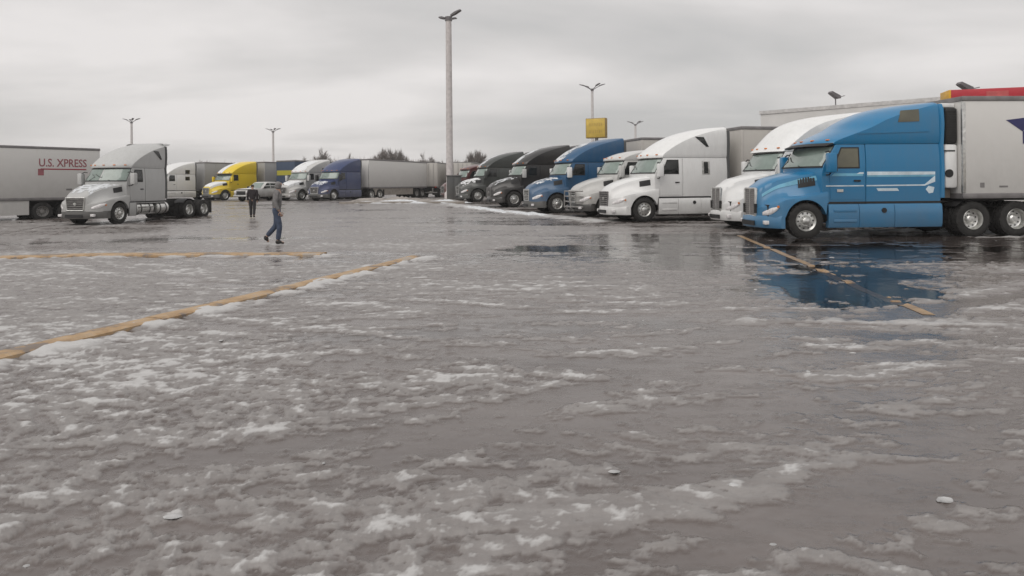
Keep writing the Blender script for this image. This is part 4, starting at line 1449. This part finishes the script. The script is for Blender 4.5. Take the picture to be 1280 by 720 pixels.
def person(pos, rz, label, J, top, legs_m, hair_m, hooded, k=1.0):
    """J: joints in a frame where the person faces +x; y is their left"""
    x, y = pos
    t = empty('person', (x, y, gz(x, y) + 0.03), rz, label, 'person')
    t.scale = (k, k, k)
    V = Vector
    def hand(wr, d, side):
        d = V(d).normalized()
        wr = V(wr)
        a = d.cross(V((0, side, 0))).normalized()
        ms = [skin_mesh('hand', [wr, wr + d * 0.05, wr + d * 0.095], [(0, 1), (1, 2)], [(0.026, 0.02), (0.040, 0.018), (0.040, 0.016)], M['skin'])]
        for q, (o_, l_) in enumerate(((-0.030, 0.070), (-0.010, 0.080), (0.010, 0.074), (0.029, 0.058))):
            r0 = wr + d * 0.085 + a * o_
            c1 = (d + V((0, -0.35 * side, 0))).normalized()
            c2 = (d + V((0, -0.9 * side, 0))).normalized()
            ms.append(skin_mesh('finger', [r0, r0 + c1 * l_ * 0.5, r0 + c1 * l_ * 0.5 + c2 * l_ * 0.5], [(0, 1), (1, 2)], [0.0095, 0.009, 0.007], M['skin']))
        r0 = wr + d * 0.03 + a * 0.03
        ms.append(skin_mesh('thumb', [r0, r0 + (d + a).normalized() * 0.045, r0 + (d * 1.4 + a * 0.6).normalized() * 0.075], [(0, 1), (1, 2)], [0.012, 0.010, 0.008], M['skin']))
        return ms
    pel, chest, neck, head = J['pelvis'], J['chest'], J['neck'], J['head']
    vs = [pel, ((V(pel) + V(chest)) / 2)[:], chest, neck, (V(neck) + V((0.01, 0, 0.06)))[:]]
    es = [(0, 1), (1, 2), (2, 3), (3, 4)]
    rs = [(0.105, 0.09), (0.11, 0.09), (0.14, 0.10), (0.06, 0.06), (0.058, 0.055)]
    # head: skull, brow, jaw
    hv = V(head)
    vs += [(hv + V((-0.012, 0, 0.02)))[:], (hv + V((-0.01, 0, 0.085)))[:]]
    es += [(4, 5), (5, 6)]
    rs += [(0.090, 0.078), (0.075, 0.065)]
    for s in (1, -1):
        n = len(vs)
        ar = J['arm_l'] if s > 0 else J['arm_r']
        vs += list(ar)
        es += [(2, n), (n, n + 1), (n + 1, n + 2)]
        rs += [0.058, 0.044, 0.028]
        n = len(vs)
        lg = J['leg_l'] if s > 0 else J['leg_r']
        vs += list(lg[:3]) + [lg[3]]
        es += [(0, n), (n, n + 1), (n + 1, n + 2), (n + 2, n + 3)]
        rs += [0.085, 0.055, 0.040, 0.038]
    body = skin_mesh('body', vs, es, rs, M['skin'], 2)
    parts = [body]
    parts += hand(J['arm_l'][2], V(J['arm_l'][2]) - V(J['arm_l'][1]), 1) + hand(J['arm_r'][2], V(J['arm_r'][2]) - V(J['arm_r'][1]), -1)
    nose = skin_mesh('nose', [(hv + V((0.085, 0, 0.03)))[:], (hv + V((0.108, 0, 0.0)))[:]], [(0, 1)], [0.010, 0.015], M['skin'])
    parts.append(nose)
    for s in (1, -1):
        parts.append(skin_mesh('ear', [(hv + V((-0.01, 0.075 * s, 0.03)))[:], (hv + V((-0.02, 0.083 * s, -0.02)))[:]], [(0, 1)], [(0.02, 0.012), (0.014, 0.01)], M['skin']))
    link('body', join_meshes('body', parts, [M['skin']]), t)
    for s in (1, -1):
        MB().lathe_y([(0.012, -0.004), (0.010, 0.004), (0.001, 0.006)], (hv.x + 0.083, hv.y + 0.032 * s, hv.z + 0.035), 8).build('eye', M['dark'], t)
    MB().box(hv.x + 0.076, hv.x + 0.086, hv.y - 0.026, hv.y + 0.026, hv.z - 0.052, hv.z - 0.043).build('mouth', M['red_print'], t)
    # clothing
    jv = [(V(pel) + V((0, 0, -0.05)))[:], ((V(pel) + V(chest)) / 2)[:], chest, (V(neck) + V((-0.01, 0, -0.01)))[:]]
    je = [(0, 1), (1, 2), (2, 3)]
    jr = [(0.155, 0.135), (0.165, 0.135), (0.165, 0.12), (0.085, 0.08)]
    for ar in (J['arm_l'], J['arm_r']):
        n = len(jv)
        jv += [ar[0], ar[1], (V(ar[1]) * 0.12 + V(ar[2]) * 0.88)[:]]
        je += [(2, n), (n, n + 1), (n + 1, n + 2)]
        jr += [0.085, 0.068, 0.050]
    link('jacket', skin_mesh('jacket', jv, je, jr, top, 2), t)
    tms = []
    for q, lg in enumerate((J['leg_l'], J['leg_r'])):
        hp = V(lg[0])
        tms.append(skin_mesh('trouser_leg', [(hp + V((0, -0.02 if q == 0 else 0.02, 0.10)))[:], hp[:], lg[1], (V(lg[1]) * 0.05 + V(lg[2]) * 0.95)[:]], [(0, 1), (1, 2), (2, 3)], [0.105, 0.108, 0.082, 0.070], legs_m, 2))
    link('trousers', join_meshes('trousers', tms, [legs_m]), t)
    for lg in (J['leg_l'], J['leg_r']):
        an, toe = V(lg[2]), V(lg[3])
        d = (toe - an)
        heel = an - V((d.x, d.y, 0)).normalized() * 0.06 + V((0, 0, -0.05))
        mid = an.lerp(toe, 0.5) + V((0, 0, 0.0))
        link('boot', skin_mesh('boot', [(an + V((0, 0, 0.05)))[:], (an + V((0, 0, -0.04)))[:], mid[:], toe[:], heel[:]], [(0, 1), (1, 2), (2, 3), (1, 4)], [0.058, 0.055, (0.048, 0.04), (0.042, 0.03), 0.042], M['boot'], 1), t)
    if hooded:
        link('hood', skin_mesh('hood', [(V(neck) + V((-0.05, 0, 0.0)))[:], (hv + V((-0.045, 0, -0.03)))[:], (hv + V((-0.04, 0, 0.05)))[:], (hv + V((-0.02, 0, 0.105)))[:]], [(0, 1), (1, 2), (2, 3)], [(0.10, 0.10), (0.108, 0.098), (0.108, 0.098), (0.075, 0.065)], hair_m, 2), t)
    else:
        link('hair', skin_mesh('hair', [(hv + V((-0.05, 0, -0.01)))[:], (hv + V((-0.035, 0, 0.06)))[:], (hv + V((-0.005, 0, 0.105)))[:]], [(0, 1), (1, 2)], [(0.080, 0.07), (0.094, 0.086), (0.080, 0.07)], hair_m, 2), t)
    return t
walk = dict(pelvis=(0, 0, 0.97), chest=(0.03, 0, 1.34), neck=(0.05, 0, 1.52), head=(0.10, 0, 1.63),
            arm_l=((0.03, 0.20, 1.42), (-0.04, 0.25, 1.14), (0.05, 0.24, 0.89)), arm_r=((0.03, -0.20, 1.42), (0.01, -0.25, 1.14), (0.12, -0.23, 0.91)),
            leg_l=((0.0, 0.10, 0.93), (-0.03, 0.11, 0.52), (-0.30, 0.10, 0.20), (-0.24, 0.10, 0.055)),
            leg_r=((0.0, -0.10, 0.93), (0.10, -0.10, 0.50), (0.05, -0.10, 0.09), (0.22, -0.11, 0.035)))
person((-6.5, 18.75), R(8), 'man in grey hooded jacket and blue jeans walking across the ice', walk, M['hoodie'], M['jeans'], M['hoodie'], True)
stand = dict(pelvis=(0, 0, 0.95), chest=(0.02, 0, 1.32), neck=(0.03, 0, 1.50), head=(0.06, 0, 1.62),
             arm_l=((0.02, 0.20, 1.40), (0.0, 0.24, 1.12), (0.06, 0.23, 0.88)), arm_r=((0.02, -0.20, 1.40), (-0.02, -0.24, 1.12), (0.04, -0.23, 0.88)),
             leg_l=((0.0, 0.09, 0.92), (0.06, 0.09, 0.50), (0.06, 0.09, 0.09), (0.22, 0.10, 0.035)),
             leg_r=((0.0, -0.09, 0.92), (0.02, -0.09, 0.50), (-0.12, -0.09, 0.11), (0.03, -0.09, 0.035)))
person((-13.6, 35.6), R(100), 'person in dark coat and dark trousers standing beyond the walking man', stand, M['coat_dark'], M['trouser_dark'], M['hair'], False)

# ------------------------------------------------------------------ light poles
def light_pole(pos, h, r0, r1, label, heads, mat='galv', tilt=0.0):
    x, y = pos
    t = empty('light_pole', (x, y, gz(x, y)), 0, label, 'light pole', 'light poles round the lot')
    MB().tube([(0, 0, -0.3), (0, 0, h * 0.5), (0, 0, h)], [r0, (r0 + r1) / 2, r1], 12).build('mast', M[mat], t, 40)
    MB().tube([(0, 0, -0.3), (0, 0, 0.7), (0, 0, 0.78)], [r0 * 1.5, r0 * 1.5, r0 * 1.3], 14).build('base', M['concrete'], t)
    MB().tube([(0, 0, h - 0.1), (0, 0, h + 0.25)], r1 * 1.25, 10).build('mast_head', M['fixture'], t)
    for (dx, dy, dz, ln_) in heads:
        a = MB()
        a.tube([(0, 0, h), (dx * 0.5, dy * 0.5, h + dz * 0.55), (dx, dy, h + dz)], r1 * 0.28, 6)
        ao = a.build('arm', M['fixture'], t)
        d = Vector((dx, dy, 0)).normalized()
        p = Vector((dx, dy, h + dz))
        q = Vector((-d.y, d.x, 0))
        b = MB()
        vs = []
        for u, wd, th in ((-ln_ * 0.25, 0.16, 0.10), (ln_ * 0.2, 0.24, 0.12), (ln_ * 0.75, 0.22, 0.05)):
            sl_ = dz / max(math.hypot(dx, dy), 0.1) * 0.5
            c = p + d * u + Vector((0, 0, u * sl_))
            vs.append([c + q * wd * r1 * 4 + Vector((0, 0, -th * r1 * 2)), c + q * wd * r1 * 4 + Vector((0, 0, th * r1 * 4)), c - q * wd * r1 * 4 + Vector((0, 0, th * r1 * 4)), c - q * wd * r1 * 4 + Vector((0, 0, -th * r1 * 2))])
        b.loft(vs, True, True, True)
        b.build('floodlight', M['fixture'], ao)
    return t
light_pole((-5.35, 58.5), 15.6, 0.31, 0.25, 'tall pale light pole in the middle with two tilted lamp arms', ((-0.45, 0.1, 0.15, 0.5), (0.42, -0.1, 0.42, 0.9), (0.3, 0.5, 0.2, 0.5)), 'concrete')
hd4 = ((-1.2, 0.1, 0.7, 0.9), (1.2, -0.1, 0.7, 0.9), (-0.6, 0.7, 0.65, 0.8), (0.6, -0.7, 0.65, 0.8))
light_pole((-80.5, 144.0), 15.2, 0.34, 0.22, 'thin distant light pole above the silver bobtail truck', hd4)
light_pole((-60.0, 171.0), 15.2, 0.36, 0.24, 'thin distant light pole above the white pickup', hd4)
light_pole((11.9, 100.0), 15.2, 0.28, 0.18, 'thin light pole rising behind the yellow sign', hd4)
light_pole((28.6, 157.0), 15.0, 0.32, 0.22, 'thin distant light pole right of the yellow sign', hd4)

# grey cabinet at the foot of the tall pole
cb = empty('utility_cabinet', (-4.95, 58.2, gz(-5, 58)), R(4), 'dark grey utility cabinet at the foot of the tall light pole', 'cabinet')
MB().box(-0.62, 0.62, -0.45, 0.45, 0, 2.15, 0, 0.04).build('housing', M['skirtgrey'], cb)
MB().box(-0.70, 0.70, -0.52, 0.52, 2.155, 2.24, 0, 0.02).build('lid', M['rail'], cb)
for s in (-1, 1):
    MB().box(0.03 * s, 0.56 * s, -0.475, -0.452, 0.15, 2.0, 0, 0.008).build('door', M['skirtgrey'], cb)
# ------------------------------------------------------------------ snow bank and kerb round the pole island
def snow_bank(pl, wd, h, label, mat, seed):
    b = MB()
    pts = []
    for (ax, ay), (bx, by) in zip(pl[:-1], pl[1:]):
        n = max(2, int(math.hypot(bx - ax, by - ay) / 0.4))
        pts += [(ax + (bx - ax) * i / n, ay + (by - ay) * i / n) for i in range(n)]
    pts.append(pl[-1])
    rings = []
    for i, (x, y) in enumerate(pts):
        x2, y2 = pts[min(i + 1, len(pts) - 1)]
        x1, y1 = pts[max(i - 1, 0)]
        d = Vector((x2 - x1, y2 - y1)).normalized()
        n_ = Vector((-d.y, d.x))
        e = min(1, i / 3, (len(pts) - 1 - i) / 3)
        row = []
        for j in range(11):
            u = -1 + j / 5
            nz = float(fbm(np.array([x * 0.9 + u * 2]), np.array([y * 0.9 + seed]), 4, seed)[0])
            hh = h * max(0, (1 - u * u)) * (0.65 + 0.7 * nz) * e
            px, py = x + n_.x * u * wd * (1 + 0.3 * nz), y + n_.y * u * wd * (1 + 0.3 * nz)
            row.append((px, py, gz(px, py) + hh - 0.02))
        rings.append(row)
    b.loft(rings, False)
    o = b.build('snow_bank', mat, None, 60)
    tag(o, label, None, None, 'stuff')
    return o
snow_bank(((-12.8, 54.5), (-9, 54.0), (-5, 53.5), (-3.6, 52.0)), 1.3, 0.28, 'low ridge of ploughed snow round the pole island', M['frost'], 3)
snow_bank(((-14.2, 57.5), (-9, 58.0), (-4.2, 57.0)), 1.6, 0.42, 'brownish snow mound behind the pole island kerb', plain('dirty_snow', (0.30, 0.275, 0.255), 0.9, 0, 0.3, 2), 5)
snow_bank(((9.9, 22.05), (13, 21.9), (17, 21.5), (24, 20.7)), 0.28, 0.13, 'thin ridge of snow beside the sky blue truck', M['frost'], 8)
snow_bank(((-3.2, 45.5), (-1.6, 41.0), (0.6, 36.0), (2.0, 33.2)), 0.55, 0.16, 'ploughed slush ridge before the black and blue trucks', M['frost'], 9)
ik = MB()
rings = []
for (x, y) in ((-13.6, 53.6), (-10, 53.1), (-6, 52.6), (-3.6, 51.6)):
    z = gz(x, y)
    rings.append([(x, y - 0.1, z - 0.05), (x, y - 0.1, z + 0.13), (x, y + 0.12, z + 0.15), (x, y + 0.12, z - 0.05)])
ik.loft(rings, True, True, True)
tag(ik.build('island_kerb', M['skirt_tan']), 'low brown kerb edging the snowy island under the tall pole', 'kerb')

# ------------------------------------------------------------------ yellow sign
sg = empty('pole_sign', (11.0, 88.0, gz(11, 88) - 0.4), R(-24), 'square yellow sign on a post above the royal blue truck', 'sign')
MB().tube([(0, 0, -0.3), (0, 0, 7.9)], 0.22, 10).build('post', M['rail'], sg)
MB().box(-1.32, 1.32, -0.45, 0.45, 7.75, 10.3, 0, 0.03).build('cabinet', M['sign_brown'], sg)
fc = MB().box(-1.24, 1.24, -0.475, -0.452, 7.85, 10.22, 0, 0.01).build('sign_face', M['sign_yellow'], sg)
# the photograph shows only two rows of unreadable darker strokes
bars = MB()
rr = random.Random(4)
for z0, hh, xs_ in ((9.25, 0.42, (-0.85, 0.85)), (8.35, 0.42, (-0.8, 0.9))):
    xx = xs_[0]
    while xx < xs_[1] - 0.1:
        wd = 0.08 + 0.07 * rr.random()
        bars.box(xx, xx + wd, -0.481, -0.476, z0 + 0.1 * rr.random(), z0 + hh)
        xx += wd + 0.09 + 0.05 * rr.random()
bars.build('sign_strokes', plain('sign_ochre', (0.46, 0.31, 0.06), 0.6), fc, 0)

# ------------------------------------------------------------------ store building and fuel canopy on the right
bd = empty('store_building', (22.0, 60.0, 0), 0, 'long pale grey store building with flat roof behind the trucks on the right', 'building')
def wall_run(p, q, z0, z1, th, name, mat, parent, org):
    d = Vector((q[0] - p[0], q[1] - p[1]))
    n = Vector((-d.y, d.x)).normalized() * th
    pts = [(p[0] - org[0], p[1] - org[1]), (q[0] - org[0], q[1] - org[1]), (q[0] + n.x - org[0], q[1] + n.y - org[1]), (p[0] + n.x - org[0], p[1] + n.y - org[1])]
    return MB().prism(pts, z0, z1, 'z').build(name, mat, parent, 0)
wp_, wq_ = (22.0, 60.0), (36.0, 47.4)
wall_run(wp_, wq_, 0, 7.7, 9.0, 'wall', M['wall'], bd, wp_)
d_ = Vector((wq_[0] - wp_[0], wq_[1] - wp_[1])).normalized()
wall_run((wp_[0] - d_.x * 0.1 + d_.y * 0.08, wp_[1] - d_.y * 0.1 - d_.x * 0.08), (wq_[0], wq_[1]), 7.702, 8.0, 9.2, 'roof_edge', plain('roof_trim', (0.56, 0.55, 0.54), 0.8), bd, wp_)
cn = empty('fuel_canopy', (25.75, 40.0, 0), R(-16), 'fuel canopy with red fascia and yellow corner above the white refrigerated trailer', 'canopy')
MB().box(0.1, 22, -0.04, 0.04, 6.35, 7.02, 0, 0.015).build('fascia', M['red_fascia'], cn)
MB().box(-0.02, 0.098, -0.045, 0.045, 6.35, 7.02, 0, 0.015).build('corner_panel', M['yellow_fascia'], cn)
MB().box(-0.02, 0.07, 0.05, 1.5, 6.35, 7.02, 0, 0.015).build('end_fascia', M['yellow_fascia'], cn)
MB().box(0.08, 22, 0.05, 1.5, 6.38, 6.52).build('soffit', M['wall'], cn, 0)
MB().box(0.08, 22, 0.05, 1.5, 6.80, 6.90).build('roof_deck', M['galv'], cn, 0)
for xx in (4.5, 12.5, 20):
    MB().box(xx - 0.2, xx + 0.2, 0.6, 1.0, -0.2, 6.37).build('column', M['galv'], cn, 0)
MB().box(1.9, 3.0, -0.055, -0.042, 6.42, 6.86).build('fascia_emblem', plain('pale_red', (0.50, 0.09, 0.09), 0.5), cn, 0)
def floodlight(loc, rz, label):
    t = empty('floodlight', loc, rz, label, 'floodlight', 'roof floodlights')
    MB().tube([(0, 0, 0), (0, 0, 0.7)], 0.05, 6).build('post', M['fixture'], t)
    MB().prism([(-0.55, 1.05), (-0.45, 1.2), (0.3, 0.85), (0.35, 0.62), (0.1, 0.6)], -0.25, 0.25, 'y').build('lamp_head', M['fixture'], t, 0)
    MB().tube([(0.3, 0, 0.75), (0.85, 0, 0.86)], 0.035, 6).build('bracket', M['fixture'], t)
floodlight((26.9, 56.4, 8.0), R(10), 'small dark floodlight on the store roof above the white hooded truck')
floodlight((29.6, 44.2, 6.9), R(0), 'dark floodlight standing on the red canopy roof')

# ------------------------------------------------------------------ bare winter trees on the horizon
def tree_meshes(seed):
    rr = random.Random(seed)
    tk, tw = MB(), MB()
    def twig(p, d, ln_, wd):
        q = p + d * ln_
        a = d.cross(Vector((rr.uniform(-1, 1), rr.uniform(-1, 1), rr.uniform(-1, 1)))).normalized() * wd
        tw.add([p - a, p + a, q], [(0, 1, 2)])
    def grow(p, d, ln_, r, lev):
        mid = p + d * ln_ * 0.5 + Vector((rr.uniform(-1, 1), rr.uniform(-1, 1), rr.uniform(-1, 1))) * ln_ * 0.06
        q = p + d * ln_
        tk.tube([p, mid, q], [r, r * 0.82, r * 0.62], 5 if lev < 2 else 3, 0, False)
        if lev >= 4:
            for _ in range(13):
                s = p.lerp(q, rr.uniform(0.2, 1))
                dd = (d + Vector((rr.uniform(-1, 1), rr.uniform(-1, 1), rr.uniform(-0.5, 1))) * 0.9).normalized()
                twig(s, dd, rr.uniform(0.4, 0.95), 0.028)
            return
        for k in range(4 if 0 < lev < 3 else 3 if lev else 6):
            ang = rr.uniform(0, 2 * math.pi)
            sp = rr.uniform(0.5, 1.15) if lev else rr.uniform(0.5, 1.3)
            o = Vector((math.cos(ang), math.sin(ang), 0.12))
            dd = (d + o * sp).normalized()
            grow(p.lerp(q, rr.uniform(0.65, 1.0)), dd, ln_ * rr.uniform(0.62, 0.82), r * 0.58, lev + 1)
    grow(Vector((0, 0, -0.3)), Vector((0, 0, 1)), 2.6, 0.26, 0)
    return tk.mesh('trunk', M['bark'], 60), tw.mesh('crown', M['twig'], 0)
TREES = [tree_meshes(s) for s in (3, 8, 14)]
def bare_tree(pos, sc, rz, var, label):
    t = empty('bare_tree', (pos[0], pos[1], 0.0), rz, label, 'tree', 'bare trees on the horizon')
    t.scale = (sc[0], sc[0], sc[1])
    link('trunk', TREES[var][0], t)
    link('crown', TREES[var][1], t)
for (px, top, wpx, lab) in ((404, 181, 42, 'widest bare tree behind the white and dull blue trucks'),
                            (440, 187, 24, 'small bare tree behind the front of the white trailer'),
                            (478, 182, 34, 'rounded bare tree behind the middle of the white trailer'),
                            (502, 184, 24, 'bare tree at the rear end of the white trailer'),
                            (537, 187, 26, 'low bare tree just left of the tall light pole'),
                            (592, 186, 34, 'faint bare tree just right of the tall light pole'),
                            (372, 191, 30, 'low bare tree above the roof of the snowy white truck'),
                            (248, 199, 26, 'low bare tree left of the yellow truck roof')):
    Yt = 150 + (px * 7) % 23
    Xt = (px - 640) / 850 * Yt
    ht = (233.5 - top) / 850 * Yt + 1.6
    wt_ = wpx / 850 * Yt
    v_ = px % 3
    co = np.array([q.co[:] for q in TREES[v_][1].vertices])
    bare_tree((Xt, Yt), (wt_ / (co[:, 0].max() - co[:, 0].min()), ht / co[:, 2].max()), px * 1.7, v_, lab)
def treeline():
    rr = random.Random(11)
    b = MB()
    for k in range(70000):
        x = rr.uniform(-190, 170)
        y = 185 + rr.uniform(-6, 6)
        hmax = 8.0 + 1.6 * float(pnoise(np.array([x * 0.07]), np.array([0.5]), 3)[0]) + 0.9 * float(pnoise(np.array([x * 0.35]), np.array([1.5]), 4)[0])
        z = rr.uniform(0, hmax) ** 1.0
        ln_ = rr.uniform(0.6, 1.6)
        a, e = rr.uniform(0, 6.28), rr.uniform(0.3, 1.5)
        d = Vector((math.cos(a) * math.cos(e), math.sin(a) * math.cos(e), math.sin(e))) * ln_
        wv = Vector((rr.uniform(-1, 1), rr.uniform(-0.3, 0.3), rr.uniform(-0.3, 0.3))) * 0.09
        p = Vector((x, y, z))
        b.add([p - wv, p + wv, p + d], [(0, 1, 2)])
    me = bpy.data.meshes.new('far_wood')
    me.from_pydata(b.v, [], b.f)
    me.materials.append(M['twig'])
    tag(link('far_wood', me), 'thin line of bare winter woodland along the horizon', None, None, 'stuff')
treeline()

# ------------------------------------------------------------------ damp winter air
def haze():
    m = bpy.data.materials.new('damp_air')
    m.use_nodes = True
    t = m.node_tree
    t.nodes.clear()
    out = N(t, 'ShaderNodeOutputMaterial')
    pv = N(t, 'ShaderNodeVolumePrincipled')
    pv.inputs['Color'].default_value = (0.99, 0.985, 0.98, 1)
    pv.inputs['Density'].default_value = 0.0006
    L(t, pv.outputs[0], out.inputs['Volume'])
    o = MB().box(-450, 450, -140, 460, -1.6, 24).build('haze', m, None, 0)
    tag(o, 'thin damp winter haze over the whole lot', None, None, 'stuff')
haze()
